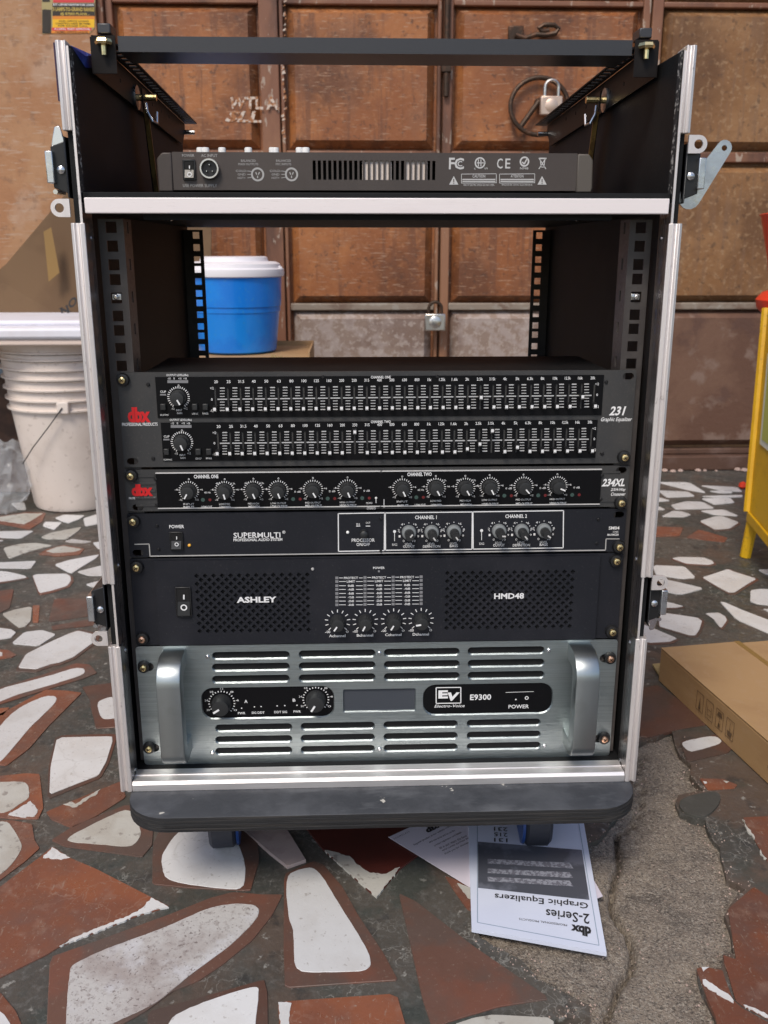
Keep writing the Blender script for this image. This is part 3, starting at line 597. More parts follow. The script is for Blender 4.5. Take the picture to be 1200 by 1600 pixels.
b = MB(); b.box(-.67, 1.361, 1.83, 2.05, 2.102, 2.5); tag(b.build('lintel', 'wall', None, smooth=False), 'brown lintel over the folding door', 'lintel')
b = MB(); b.box(-.67, 1.361, YD-.03, YD+.06, .0, .044)
sl = b.build('door_sill', 'timber', None, bevel=.004); tag(sl, 'worn dark timber sill under the folding door', 'sill')
random.seed(11)
for k in range(26):
    x = random.uniform(.75, 1.15) if k < 18 else random.uniform(-.5, .75); b = MB(); r = random.uniform(.004, .012); yy = YD-.036-random.random()*.014
    b.lathe([(r*.5, -.001), (r, r*.35), (r*.7, r*.8), (r*.2, r*.95)], (x, yy, 0), 'z', 6); b.build('plaster_crumb', 'rubble', floor, smooth=False)

# ------------------------------------------------------------------ flight case
YF, YB = -.035, .495
ZB, ZT, ZS = ZG-.409, ZG+.268, ZG+.150            # case bottom, top, shelf top
XO, XI = .2575, .2490
case = thing('rack_case', 'open black and aluminium flight case on a wheeled board, holding the rack units', 'flight case')
for s in (-1, 1):
    b = MB(); a, c = sorted((s*(XO-.0015), s*XI)); b.box(a, c, YF+.006, YB, ZB+.004, ZT-.002)
    sp = b.build('side_panel', 'lam_black', case, bevel=.0008)
    b = MB(); a, c = sorted((s*XI, s*(XI-.0003))); 
    for z0, z1 in ((ZS+.003, ZT-.003),):
        b.box(a, c, YF+.0075, YF+.016, z0, z1)
    b.build('chipped_edge', 'ply_edge', sp, smooth=False)
    # thin aluminium lip that runs the full height (seen where the extrusion is cut away for the latches)
    b = MB(); a, c = sorted((s*XI, s*(XI-.0012))); b.box(a, c, YF+.001, YF+.03, ZB+.012, ZS-.004); b.build('inner_lip', 'alu_inner', case, smooth=False); b = MB()
    a, c = sorted((s*(XI+.0008), s*(XI-.0012))); b.box(a, c, YF-.0002, YF+.0009, ZB+.012, ZT-.004); b.build('edge_lip', 'alu', case, smooth=False)
    # front extrusion in three lengths, with the double groove
    for z0, z1 in ((ZG+.2015, ZT), (ZG-.1905, ZG+.1295), (ZB, ZG-.2535)):
        inn = XI-.0025
        prof = [(XO+.0005, YF+.03), (XO+.0005, YF), (XO-.0022, YF-.0014), (XO-.0040, YF+.0008), (XO-.0055, YF+.0008), (XO-.0072, YF-.0014), (inn, YF-.0006), (inn, YF+.0012), (XI-.0002, YF+.0014), (XI-.0002, YF+.03)]
        pin = [(inn, YF+.0013), (inn-.0004, YF+.012), (inn+.0004, YF+.013), (inn+.0004, YF+.027), (XI-.0014, YF+.027), (XI-.0014, YF+.0013)]
        if z0 > ZS: prof = prof[:6]+[(XI+.0006, YF-.0006), (XI+.0006, YF+.006), (XI+.003, YF+.03)]
        b = MB(); b.prism([(s*x, y) for x, y in prof], z0, z1, 'z'); ex = b.build('edge_extrusion', 'alu', case, bevel=.0004, ang=25)
        if z0 < ZS: b = MB(); b.prism([(s*x, y) for x, y in pin], z0+.0005, z1-.0005, 'z'); b.build('inner_return', 'alu_inner', ex, ang=25)
        for k, zz in enumerate((z0+.012, z1-.012) if z0 < ZS else ()):
            r = MB(); r.lathe([(.0022, 0), (.0022, .0006), (.001, .0012)], (0, 0, 0), 'x', 10)
            o = r.build('rivet', 'chrome', ex); o.location = (s*(inn+.0003), YF+.02, zz); o.scale = (-s, 1, 1)
# bottom lip, bottom board
b = MB(); b.prism([(YF-.0006, ZB), (YF-.0012, ZB+.004), (YF-.0012, ZB+.0075), (YF+.001, ZB+.0105), (YF+.012, ZB+.0098), (YF+.0125, ZB+.0108), (YF+.024, ZB+.0102), (YF+.024, ZB)], -XI+.003, XI-.003, 'x')
b.build('bottom_extrusion', 'alu_flat', case, bevel=.0004, ang=25)
b = MB(); b.box(-XI, XI, YF+.0245, YB, ZB+.001, ZB+.0085); b.build('bottom_board', 'lam_black', case)
# mixer shelf with its bright front strip
b = MB(); b.box(-XI+.0003, XI-.0003, YF+.0085, YB, ZG+.138, ZS+.0045); shelf = b.build('mixer_shelf', 'lam_black', case, bevel=.0006)
b = MB(); b.box(-XI+.0035, XI-.0035, YF, YF+.008, ZG+.1372, ZS-.0002); b.build('shelf_strip', 'strip', shelf, bevel=.0008)
b = MB(); b.box(-.2, .2, YF+.012, YF+.02, ZG+.1325, ZG+.1378); b.build('shelf_batten', 'lam_black', shelf)
for s in (-1, 1):
    b = MB(); b.lathe([(.003, 0), (.0026, .002), (.001, .003)], (0, 0, 0), 'z', 12); o = b.build('shelf_screw', 'chrome', shelf); o.location = (s*.2, .1, ZG+.138); o.scale = (1, 1, -1)
# rack rails with square holes
def holes_z(z0, z1):
    out = []; k = -40
    while k < 40:
        for d in (6.35, 22.225, 38.1):
            z = ZG+(k*44.45+d)/1000
            if z0+.008 < z < z1-.005: out.append(z)
        k += 1
    return out
def rail(u0, u1, hu0, hu1, v, Y, flange, z0, z1, s, name, outer=False):
    x0, x1, h0, h1 = F(u0, v, Y).x, F(u1, v, Y).x, F(hu0, v, Y).x, F(hu1, v, Y).x
    if outer and s < 0: x0 = -XI+.0003
    if outer and s > 0: x1 = XI-.0003
    hh = abs(h1-h0)/2
    b = MB(); b.plate(rc(x0, x1, z0, z1), [rc(h0, h1, z-hh, z+hh) for z in holes_z(z0, z1)], Y, Y+.002)
    xi = x1 if (s < 0) != outer else x0
    r = b.build(name, 'rail', case, smooth=False)
    b = MB(); o2 = []
    for z in holes_z(z0, z1)[::2]: o2.append((z-.005, z+.005))
    b.plate([(Y+.002, z0), (Y+flange, z0), (Y+flange, z1), (Y+.002, z1)], [[(Y+flange*.45, p), (Y+flange*.62, p), (Y+flange*.62, q), (Y+flange*.45, q)] for p, q in o2], 0, .0018, mapf=lambda p, t: (xi+(s if not outer else -s)*t, p[0], p[1]))
    b.build('rail_flange', 'rail', r, smooth=False)
    return r
ZR0, ZR1 = ZB+.012, ZG+.1365
R1 = rail(153, 193, 165, 182, 354, .0035, .03, ZR0, ZG+.134, -1, 'front_rail'); R2 = rail(984, 1019, 993.5, 1010, 356, .0035, .03, ZR0, ZG+.134, 1, 'front_rail')
rail(297.5, 321, 305.5, 315.5, 450, .456, .025, ZR0, ZG+.134, -1, 'rear_rail', True); rail(829.5, 848, 834.5, 844, 450, .456, .025, ZR0, ZG+.134, 1, 'rear_rail', True)
for (u, v) in ((182, 464), (993, 464)):
    p = F(u, v, .0035); b = MB(); b.box(p.x-.0042, p.x+.0042, .0045, .010, p.z-.0028, p.z+.0028); b.k = 1; b.lathe([(.0024, -.002), (.0024, .003), (.0016, .004)], (p.x, .004, p.z), 'y', 12); b.build('cage_nut', ['zinc', 'chrome'], case, bevel=.0005)
# latches
def latch(s, zc, ring_z, wing, up):
    """butterfly latch standing proud of the case side: black dish, chrome plate edge, eye tab"""
    b = MB(); x = s*(XO+.0005)
    def bxs(x0, x1, *a): q = sorted((x+s*x0, x+s*x1)); b.box(q[0], q[1], *a)
    bxs(0, .0015, YF+.004, YF+.075, zc-.024, zc+.024)
    pr = [(0, -.021), (.013, -.016), (.013, .016), (0, .021)]
    b.prism([(x+s*p, zc+q) for p, q in pr], YF+.006, YF+.07, 'y')
    o = b.build('latch', 'plastic_black', case, bevel=.001)
    b = MB(); q = sorted((x+s*.0105, x+s*.0165)); b.box(q[0], q[1], YF+.001, YF+.06, zc-.0125, zc+.0125); b.build('latch_plate', 'zinc', o, bevel=.0007)
    b = MB(); b.lathe([(.0032, 0), (.0032, .0015), (.002, .0022), (.0008, .0026)], (x+s*.0055, YF+.006, zc-.002), 'y', 16); b.build('latch_pin', 'chrome', o)
    b = MB(); R_ = .0072; hx = s*.0065
    pts = []; nn = 14
    for i in range(nn+1):
        t = math.pi*(-.5+i/nn); pts.append((x+s*(.0085+R_*math.cos(t)), ring_z+R_*math.sin(t)))
    outer = [(x, ring_z-R_)]+pts+[(x, ring_z+R_)]
    hole = [(x+s*(.0085+.0038*math.cos(6.283*i/14)), ring_z+.0038*math.sin(6.283*i/14)) for i in range(14)]
    b.plate(outer, [hole], YF+.001, YF+.0032); b.build('eye_tab', 'alu', o, smooth=False)
    if wing:
        # chrome wing folded outwards
        c0, c1 = (x+s*.008, zc-.019), (x+s*.034, zc+.021); d = Vector(c1)-Vector(c0); n = Vector((-d.y, d.x)).normalized(); pl = []
        for c, r, a0 in ((c0, .0095, 1), (c1, .0065, -1)):
            base = math.atan2(n.y*a0, n.x*a0)
            for i in range(9):
                t = base+math.pi*i/8; pl.append((c[0]+r*math.cos(t), c[1]+r*math.sin(t)))
        hl = [(c1[0]+.0024*math.cos(6.283*i/10), c1[1]+.0024*math.sin(6.283*i/10)) for i in range(10)]
        b = MB(); b.plate(pl, [hl], YF+.010, YF+.012); b.build('latch_wing', 'zinc', o, smooth=False)
    else:
        b = MB(); zz = zc+up*.023; b.prism([(x+s*.002, zz-.004*up), (x+s*.014, zz-.006*up), (x+s*.010, zz+.009*up), (x+s*.006, zz+.010*up)], YF+.012, YF+.015, 'y'); b.build('latch_wing', 'chrome', o, bevel=.0006)
        b = MB(); b.cyl((x+s*.012, YF+.006, zc-.019), (x+s*.012, YF+.03, zc-.019), .002, n=10); b.build('hinge_pin', 'chrome', o)
latch(-1, ZG+.1735, ZG+.1415, False, 1)
latch(1, ZG+.1700, ZG+.1930, True, 1)
latch(-1, ZG-.2155, ZG-.2455, False, -1)
latch(1, ZG-.2170, ZG-.1965, False, -1)
# hinged mixer bracket: front bar, two slotted arms, bolts, struts
b = MB(); b.box(-.222, .222, .026, .0275, ZG+.2712, ZG+.2835); b.box(-.222, .222, .0275, .078, ZG+.2712, ZG+.2727)
b.build('bracket_bar', 'bar_grey', case, smooth=False)
for s in (-1, 1):
    xa = s*.2435
    b = MB(); pol = [(.0245, ZG+.2825), (.485, ZG+.270), (.485, ZG+.262), (.462, ZG+.2415), (.0245, ZG+.2535)]
    b.plate([(p[0], p[1]) for p in pol], [[(.07+.05*k, ZG+.262), (.074+.05*k, ZG+.262), (.074+.05*k, ZG+.266), (.07+.05*k, ZG+.266)] for k in range(7)], 0, .0016, mapf=lambda p, t: (xa+s*t, p[0], p[1]))
    arm = b.build('bracket_arm', 'bracket', case, smooth=False)
    hl = [rc(.0265, .0365, 0, 0) for _ in ()]
    n = 26; hs = []
    for k in range(n):
        y = .075+k*.0155; hs.append([(.0045, y), (.0125, y), (.0125, y+.0075), (.0045, y+.0075)])
    b = MB(); b.plate([(0, .0262), (.0155, .06), (.0155, .49), (0, .49)], hs, 0, .0014, mapf=lambda p, t: (xa-s*p[0], p[1], ZG+.2829-(p[1]-.0245)*.0275+t))
    b.build('slotted_flange', 'bracket', arm, smooth=False)
    b = MB(); q = sorted((xa, xa-s*.02)); b.box(q[0], q[1], .0225, .0243, ZG+.2535, ZG+.2832); b.build('arm_end_plate', 'bracket', arm, smooth=False)
    px = xa-s*.011
    b = MB(); b.box(px-.0055, px+.0055, .024, .045, ZG+.2848, ZG+.293); b.build('bolt_head', 'bar_grey', arm, bevel=.001)
    b = MB(); b.lathe([(.0065, 0), (.0075, .002), (.0065, .0045)], (px, .0185, ZG+.2752), 'z', 6); b.lathe([(.0022, -.008), (.0022, 0)], (px, .0185, ZG+.2752), 'z', 8); b.build('flange_nut', 'brass', arm)
    b = MB(); b.tube([(xa, .478, ZG+.2585), (xa-s*.014, .478, ZG+.2585)], .003, 10); b.build('rear_bolt', 'chrome', arm)
    # strut with its pivot bolt
    x2 = s*.2345
    b = MB(); b.prism([(.176, ZG+.266), (.196, ZG+.266), (.228, ZG+.156), (.208, ZG+.156)], x2, x2+s*.0016, 'x')
    st_ = b.build('strut', 'bracket', case, smooth=False); b = MB()
    q0, q1 = sorted((x2-s*.0002, x2-s*.005)); b.prism([(.176, ZG+.246), (.1776, ZG+.246), (.2096, ZG+.156), (.208, ZG+.156)], q0, q1, 'x'); b.build('strut_edge', 'gilt', st_, smooth=False)
    b = MB(); b.tube([(xa-s*.0002, .187, ZG+.2585), (xa-s*.0022, .187, ZG+.2585)], .012, 20); b.build('strut_washer', 'zinc', st_)
    b = MB(); b.tube([(xa, .187, ZG+.2585), (xa-s*.021, .187, ZG+.2585)], .0034, 10); b.build('strut_bolt', 'brass', st_)
    b = MB(); b.tube([(x2-s*.002, .181, ZG+.252), (x2-s*.004, .176, ZG+.243), (x2-s*.008, .178, ZG+.235), (x2-s*.011, .186, ZG+.234), (x2-s*.011, .19, ZG+.245)], .0016, 8); b.build('spring_clip', 'chrome', st_)
b = MB(); b.add([(-.2553, YF+.03, ZT-.0015), (-.2488, YF+.012, ZT-.0015), (-.2484, YF+.055, ZT-.0015), (-.2484, YF+.08, ZT-.007), (-.2484, YF+.05, ZT-.011), (-.2486, YF+.03, ZT-.006), (-.2553, YF+.09, ZT+.006), (-.2488, YF+.08, ZT+.004)], [(0, 1, 2, 7, 6), (1, 5, 4, 3, 2), (2, 3, 7)])
b.build('protective_film', 'film_blue', case, fix=False)
b = MB(); b.box(-.2605, -.2586, YF+.004, YF+.06, ZG+.224, ZT-.001); b.build('purple_film', 'film_purple', case, smooth=False)

# ------------------------------------------------------------------ dolly board
dolly = thing('dolly', 'scuffed black plywood board on casters under the flight case', 'dolly')
pts = stadium(-.2475, .2525, -.0805, .50, 8, .042)
b = MB(); b.loft([[(x, y, z) for x, y in [((p[0]-.0025)*k+.0025, p[1]*k+.208*(1-k)) for p in pts]] for z, k in ((ZB-.0172, .996), (ZB-.0162, 1), (ZB-.001, 1), (ZB-.0003, .997))])
bo = b.build('board', ['dolly', 'dolly_edge'], dolly, ang=50)
for p in bo.data.polygons:
    if abs(p.normal.z) < .6: p.material_index = 1
for zz in (ZB-.0130, ZB-.0085, ZB-.0045):
    b = MB(); b.loft([[(x, y, z) for x, y in [((p[0]-.0025)*k+.0025, p[1]*k+.208*(1-k)) for p in pts]] for z, k in ((zz-.0007, 1.0012), (zz+.0007, 1.0012))]); b.build('ply_layer', 'dolly_edge', bo, smooth=False)
for cx, cyy, ang, bl in ((-.172, .052, 4, 1), (.175, .043, -3, -1), (-.18, .40, 20, 1), (.18, .40, -30, -1)):
    p = Vector((cx, cyy, 0)); zt = ZB-.0175
    b = MB(); b.box(-.03, .03, -.025, .025, zt-.003, zt); b.lathe([(.014, zt-.012), (.018, zt-.003)], (0, 0, 0), 'z', 16)
    for s in (-1, 1): b.prism([(-.018, zt-.01), (.018, zt-.01), (.012, .03), (-.012, .03)], s*.016, s*.0185, 'x')
    c = b.build('caster', 'zinc', dolly, bevel=.0006); c.location = p; c.rotation_euler.z = math.radians(ang)
    b = MB(); R_ = .0365; b.lathe([(R_*.55, -.0145), (R_*.9, -.0145), (R_, -.011), (R_, .011), (R_*.9, .0145), (R_*.55, .0145)], (0, 0, R_), 'x', 28); b.build('wheel', 'rubber', c)
    b = MB(); b.lathe([(R_*.96, bl*.0150), (R_*.93, bl*.0178), (R_*.2, bl*.018)], (0, 0, R_), 'x', 24); b.build('wheel_cover', 'wheel_blue', c)

# ------------------------------------------------------------------ mixer on the shelf (its rear panel faces us)
mix = thing('mixer', 'flat brown grey audio mixer on the case shelf, its connector side facing out', 'audio mixer')
YM = .03; mx0, mx1, mz0, mz1 = F(270, 268, YM).x, F(901, 268, YM).x, F(590, 297.5, YM).z, F(590, 238.5, YM).z
vent = []
for k in range(24):
    u = 491+k*8.12; x = F(u, 266, YM).x; z0, z1 = F(u, 281, YM).z, F(u, 251, YM).z; vent.append(stadium(x-.0013, x+.0013, z0, z1, 3))
b = MB(); vz0, vz1 = F(590, 281, YM).z, F(590, 251, YM).z
b.box(mx0, mx1, YM, YM+.0016, mz0, vz0); b.box(mx0, mx1, YM, YM+.0016, vz1, mz1); e_ = [mx0]+[q for k in range(24) for q in (F(491+k*8.12, 266, YM).x-.0014, F(491+k*8.12, 266, YM).x+.0014)]+[mx1]
for k in range(0, len(e_), 2): b.box(e_[k], e_[k+1], YM, YM+.0016, vz0, vz1)
rp = b.build('rear_panel', 'mixer', mix, smooth=False)
b = MB()
b.prism([(YM+.0016, mz0), (.36, mz0), (.36, mz0+.022), (YM+.0016, mz1)], mx0, mx0+.0015, 'x'); b.prism([(YM+.0016, mz0), (.36, mz0), (.36, mz0+.022), (YM+.0016, mz1)], mx1-.0015, mx1, 'x')
b.quad((mx0, YM+.0016, mz0), (mx1, YM+.0016, mz0), (mx1, .36, mz0), (mx0, .36, mz0)); b.quad((mx0, YM+.0016, mz1), (mx1, YM+.0016, mz1), (mx1, .36, mz0+.022), (mx0, .36, mz0+.022)); b.build('chassis', 'mixer', mix, smooth=False, fix=False)
b = MB(); vx0, vx1 = vent[0][0][0]-.01, vent[-1][0][0]+.01; b.box(vx0, vx1, YM+.03, YM+.032, mz0+.001, mz0+.026); b.build('inner_board', 'dark', mix, smooth=False)
for u0, u1 in ((566, 612), (632, 668)):
    x0, x1 = F(u0, 266, YM+.003).x, F(u1, 266, YM+.003).x; b = MB(); b.box(x0, x1, YM+.0022, YM+.016, mz0+.004, mz1-.003); b.build('inner_component', 'pail', mix, bevel=.0005)
for u0, u1, s in ((246, 269.6, -1), (901.4, 927, 1)):
    x0, x1 = F(u0, 268, YM).x, F(u1, 268, YM).x; z0 = mz0-.0015; z1 = mz1-.0005; q = .005
    pol = [(x0, z0), (x1, z0), (x1, z1), (x0+q, z1), (x0, z1-q)] if s < 0 else [(x0, z0), (x1-.001, z0), (x1, z0+.004), (x1-.001, z1-q), (x1-q, z1), (x0, z1)]
    b = MB(); b.prism(pol, YM-.001, .37, 'y'); b.build('end_cap', 'mixer_end' if s > 0 else 'mixer', mix, bevel=.0012)
for u in (313, 321, 347, 388, 426, 430, 468, 478):
    p = F(u, 236, YM+.03); b = MB(); b.lathe([(.0035, -.006), (.0035, .002), (.003, .003)], (p.x, p.y, p.z), 'z', 12); b.build('control_knob', 'ink', mix)
rocker(mix, 286, 249.5, 306, 281.5, YM)
c = F(328, 264, YM); k = mpp(c)
b = MB(); b.lathe([(15*k, 0), (15.5*k, .004), (14.5*k, .0055), (12.3*k, .0055), (12*k, .001)], c, 'y', 28, caps=False); so = b.build('power_socket', 'lock_steel', mix)
b = MB(); b.lathe([(12.2*k, 0), (12.2*k, .001)], c, 'y', 24); b.build('socket_core', 'plastic_black', so)
b = MB()
for du, dv in ((-4, 4), (5, 4), (0, -6)): q = F(328+du, 264+dv, YM); b.lathe([(1.6*k, .001), (1.6*k, .004), (.8*k, .005)], q, 'y', 8)
b.build('socket_pin', 'chrome', so)
b = MB(); YL = YM-.0003
T(b, 'POWER', 294, 243, 19, 4.2, YL); T(b, 'AC INPUT', 327, 243, 25, 4.2, YL); T(b, 'USE POWER SUPPLY', 312.5, 290, 53, 4.6, YL)
for x, l1_, l2_ in ((388, 'BALANCED', 'MAIN OUTPUTS'), (443, 'BALANCED', 'MIC INPUTS')):
    T(b, l1_, x, 251, 23, 3.4, YL); T(b, l2_, x, 256.5, 31 if x < 400 else 24, 3.4, YL)
    cx = x+14.5 if x < 400 else 455.5; RING(b, cx, 272.5, 7.5, 10.3, YL); 
    for du, dv in ((-3, -1.5), (3, -1.5), (0, 4)): LN(b, cx+du, 272.5+dv-2, cx+du*.4, 272.5+dv+1.8, 1.6, YL)
    for i, tx in enumerate(('COLD-', 'GND', 'HOT+')): T(b, tx, cx-25, 267+i*5.5, 12 if i else 18, 3.2, YL); LN(b, cx-16, 267+i*5.5, cx-9, 268+i*4.5, .8, YL)
b.build('rear_lettering', 'ink_dim', rp, smooth=False)
b = MB(); T(b, 'F', 706, 255.5, 9, 17, YL, .02); T(b, 'C', 717.5, 255.8, 15, 17, YL, .02); T(b, 'C', 718.5, 255.8, 7.5, 8, YL, .02)
RING(b, 750, 254.5, 6.3, 8.4, YL); LN(b, 747.5, 249, 747.5, 260, 1.4, YL); LN(b, 751.5, 249, 751.5, 260, 1.4, YL); LN(b, 745, 254.5, 756, 254.5, 1.4, YL); T(b, 'c', 742, 263.5, 2.6, 2.6, YL); T(b, 'us', 759.5, 263, 5, 2.6, YL); T(b, 'R', 758, 254, 3, 3.6, YL)
T(b, 'C', 781, 255.5, 9, 15, YL, .012); T(b, 'E', 793.5, 255.5, 8, 14.5, YL, .012)
RING(b, 819.5, 252.5, 5.2, 7.6, YL); LN(b, 816, 253, 819, 256.5, 2, YL); LN(b, 819, 256.5, 824, 247, 2, YL); T(b, 'N948', 819, 263, 13, 3.4, YL)
LN(b, 842, 247, 853, 264, 1.4, YL); LN(b, 853, 247, 842, 264, 1.4, YL); LN(b, 842, 247.5, 854, 247.5, 2, YL); LN(b, 844, 249, 845.5, 261, 1.2, YL); LN(b, 851.5, 249, 850, 261, 1.2, YL); LN(b, 845.5, 261, 850, 261, 1.2, YL)
for u in (709, 847):
    b.add([F(u-7.2, 288.5, YL), F(u+7.2, 288.5, YL), F(u, 275, YL)], [(0, 1, 2)])
for u0, u1, st in ((721, 775.5, 'CAUTION'), (780.5, 835.5, 'ATTENTION')):
    LN(b, u0, 272, u1, 271.5, .9, YL); LN(b, u0, 286, u1, 285.5, .9, YL); LN(b, u0, 272, u0, 286, .9, YL); LN(b, u1, 272, u1, 286, .9, YL)
    T(b, st, (u0+u1)/2, 275.2, 20, 4.4, YL, .01); RC(b, u0+1.5, 279.5, u1-1.5, 281.3, YL); RC(b, u0+1.5, 282.5, u1-1.5, 284.2, YL); T(b, 'RISK OF ELECTRIC SHOCK DO NOT OPEN' if u0 < 750 else "RISQUE DE CHOC ELECTRIQUE", (u0+u1)/2, 289, 48, 3, YL)
b.build('approval_marks', 'ink_mid', rp, smooth=False)
b = MB()
for u in (709, 847): LN(b, u, 279.5, u, 284.5, 1.5, YL-.0003); LN(b, u, 285.6, u, 287, 1.5, YL-.0003)
b.build('triangle_mark', 'mixer', rp, smooth=False)

# ------------------------------------------------------------------ rack units
def xl(v): return F(183+(v-581)*42/615, v).x
def xr(v): return F(994.5-(v-578)*42/602, v).x
def vrow(vl, u, slope): return vl+(u-183)*slope        # rows drop a little in the picture as the case is seen slightly from the left
def unit(name, label, cat, vt, vb, depth, mat, holes=()):
    t = thing(name, label, cat, 'rack units in the flight case')
    z1, z0 = F(588, vt).z-.0004, F(588, vb).z+.0004; vm = (vt+vb)/2; x0, x1 = xl(vm), xr(vm)
    hs = []
    for u, v in holes:
        c = F(u, v); hs.append(stadium(c.x-.0052, c.x+.0052, c.z-.0032, c.z+.0032, 4))
    b = MB(); b.plate(stadium(x0, x1, z0, z1, 3, .0018), hs, 0, .003); p = b.build('front_panel', mat, t, smooth=False, bevel=.0004)
    b = MB(); b.box(-.216, .216, .0031, depth, z0+.0015, z1-.0012); b.build('chassis', 'chassis', t, bevel=.0008)
    return t, p, (x0, x1, z0, z1)
Y1, Y2 = -.0004, -.0014
# --- graphic equalizer
eq, eqp, _ = unit('graphic_equalizer', 'black graphic equalizer with two rows of sliders, topmost of the rack units', 'equalizer', 579.5, 727.5, .131, 'panel_grey', ((207, 721), (982, 588)))
BANDS = ['20', '25', '31.5', '40', '50', '63', '80', '100', '125', '160', '200', '250', '315', '400', '500', '630', '800', '1k', '1.25k', '1.6k', '2k', '2.5k', '3.15k', '4k', '5k', '6.3k', '8k', '10k', '12.5k', '16k', '20k']
ROW = [dict(l=246, r=940, tl=590, tr=584.5, bl=653.5, br=647.5, u0=337.5, u1=926.5, lab=(596.5, 590.5), top=(606.5, 600), mid=(624, 617), bot=(641.5, 635.5), kn=(642.5, 637.5), up={21: 624, 29: 623}),
       dict(l=250, r=934.5, tl=661, tr=655, bl=721, br=714.5, u0=341.5, u1=922, lab=(666.5, 659.5), top=(676, 669.5), mid=(692.5, 686), bot=(709.5, 703), kn=(711, 706.5), up={11: 677.5, 20: 703.5, 21: 696, 22: 675.5, 24: 701})]
def cap_mesh():
    b = MB(); b.loft([[(-.0022, 0, -.0028), (.0022, 0, -.0028), (.0022, 0, .0028), (-.0022, 0, .0028)], [(-.0018, -.006, -.0016), (.0018, -.006, -.0016), (.0018, -.006, .0016), (-.0018, -.006, .0016)], [(-.0014, -.0075, -.0008), (.0014, -.0075, -.0008), (.0014, -.0075, .0008), (-.0014, -.0075, .0008)]])
    b.k = 1; b.quad((-.0013, -.0077, -.0011), (.0013, -.0077, -.0011), (.0013, -.0077, .0016), (-.0013, -.0077, .0016)); b.quad((-.0016, -.0062, -.0022), (.0016, -.0062, -.0022), (.0013, -.0077, -.0011), (-.0013, -.0077, -.0011))
    return b.build('c', ['plastic_black', 'ink'], smooth=False, fix=False)
for ri, R in enumerate(ROW):
    ip = lambda a, u: a[0]+(a[1]-a[0])*(u-R['u0'])/(R['u1']-R['u0'])
    us = [R['u0']+(R['u1']-R['u0'])*i/30 for i in range(31)]
    x0, x1, z0, z1 = F(R['l'], 640).x, F(R['r'], 640).x, F(588, (R['bl']+R['br'])/2).z, F(588, (R['tl']+R['tr'])/2).z
    sl_ = []
    for u in us: a, c = F(u, ip(R['bot'], u)+2.5), F(u, ip(R['top'], u)-1); sl_.append(rc(a.x-.0009, a.x+.0009, a.z, c.z))
    b = MB(); b.plate(rc(x0, x1, z0, z1), sl_, -.001, -.0001); ov = b.build('slider_panel', 'overlay', eq, smooth=False)
    b = MB(); tk = MB()
    for i, u in enumerate(us):
        T(b, BANDS[i], u, ip(R['lab'], u), 9.5 if len(BANDS[i]) > 3 else 6.0 if len(BANDS[i]) < 3 else 7.5, 4.6, Y2, .012)
        if i < 30:
            um = (us[i]+us[i+1])/2
            for k in range(9):
                f = k/8; v = ip(R['top'], um)*(1-f)+ip(R['bot'], um)*f
                LN(tk, um-(7.6 if k == 4 else 3.7), v, um+(7.6 if k == 4 else 3.7), v-(.1 if k == 4 else .05), 1.8 if k in (0, 4, 8) else 1.2, Y2)
    for u, s in ((R['u0']-6.5, 0), (R['u1']+6.5, 1)):
        for k, st in enumerate(('+12', '0', '-12')): T(b, st, u, ip((R['top'], R['mid'], R['bot'])[k], u), 5.5 if k != 1 else 2.6, 4, Y2, .01)
    T(b, 'CHANNEL ONE' if ri == 0 else 'CHANNEL TWO', 595, 589.3 if ri == 0 else 659, 31, 4.2, Y2, .02)
    ku, kv = ((279, 621), (284.3, 691))[ri]
    T(b, 'OUTPUT LEVEL(dBu)', ku-2, kv-34.5, 34, 4.4, Y2, .015); 
    for du, st in ((-13, '-10'), (-5, '0'), (4, '+10'), (12, '+18')): T(b, st, ku-2+du, kv-29.6, 5 if st != '0' else 2, 3.3, Y2, .01)
    TICKS(b, ku, kv, 14.2, 17.5, 25, -145, 145, 1.2, Y2)
    T(b, '-12', ku-9, kv+17.5, 5, 3.2, Y2); T(b, '+12', ku+11, kv+17.3, 5.5, 3.2, Y2); T(b, 'INPUT', ku+1, kv+20, 9, 3, Y2); T(b, 'GAIN', ku+1.5, kv+24.5, 8, 3, Y2); T(b, '0', ku, kv-18.6, 2.5, 3, Y2)
    T(b, 'CLIP', ku-24, kv-9, 9, 3.4, Y2, .01); T(b, 'EQ BYPASS', ku-22, kv+27.5, 13, 3, Y2); T(b, 'LOW CUT', ku+26, kv+25.5, 9, 3, Y2); T(b, 'RANGE', ku+42, kv+25, 9, 3, Y2)
    b.build('slider_lettering', 'ink', ov, smooth=False); tk.build('scale_ticks', 'ink_tick', ov, smooth=False)
    b = MB(); RC(b, ku-17.5, kv-27, ku+15, kv-22.5, Y2); RC(b, ku-29, kv-5.5, ku-19.5, kv-3, Y2); b.build('level_leds', 'meter_led', ov, smooth=False)
    for du in (-23.5, 26, 42.5):
        x0_, x1_, z0_, z1_ = BX(ku+du-4.2, kv+9.5, ku+du+4.2, kv+19, -.001); b = MB(); b.box(x0_, x1_, -.0045, -.0005, z0_, z1_); b.build('push_button', 'knob', eq, bevel=.0006)
    knob(eq, ku, kv, 12.5, .010, 152 if ri == 0 else 158, -.001)
    for i, u in enumerate(us):
        v = R['up'].get(i, ip(R['kn'], u)); put('slider_cap', shared('cap', cap_mesh), eq, loc=F(u, v, 0)+Vector((0, -.001, .003)))
b = MB(); T(b, 'dbx', 217, 648.3, 35, 24.5, Y1, .05); b.build('logo', 'ink_red', eqp, smooth=False)
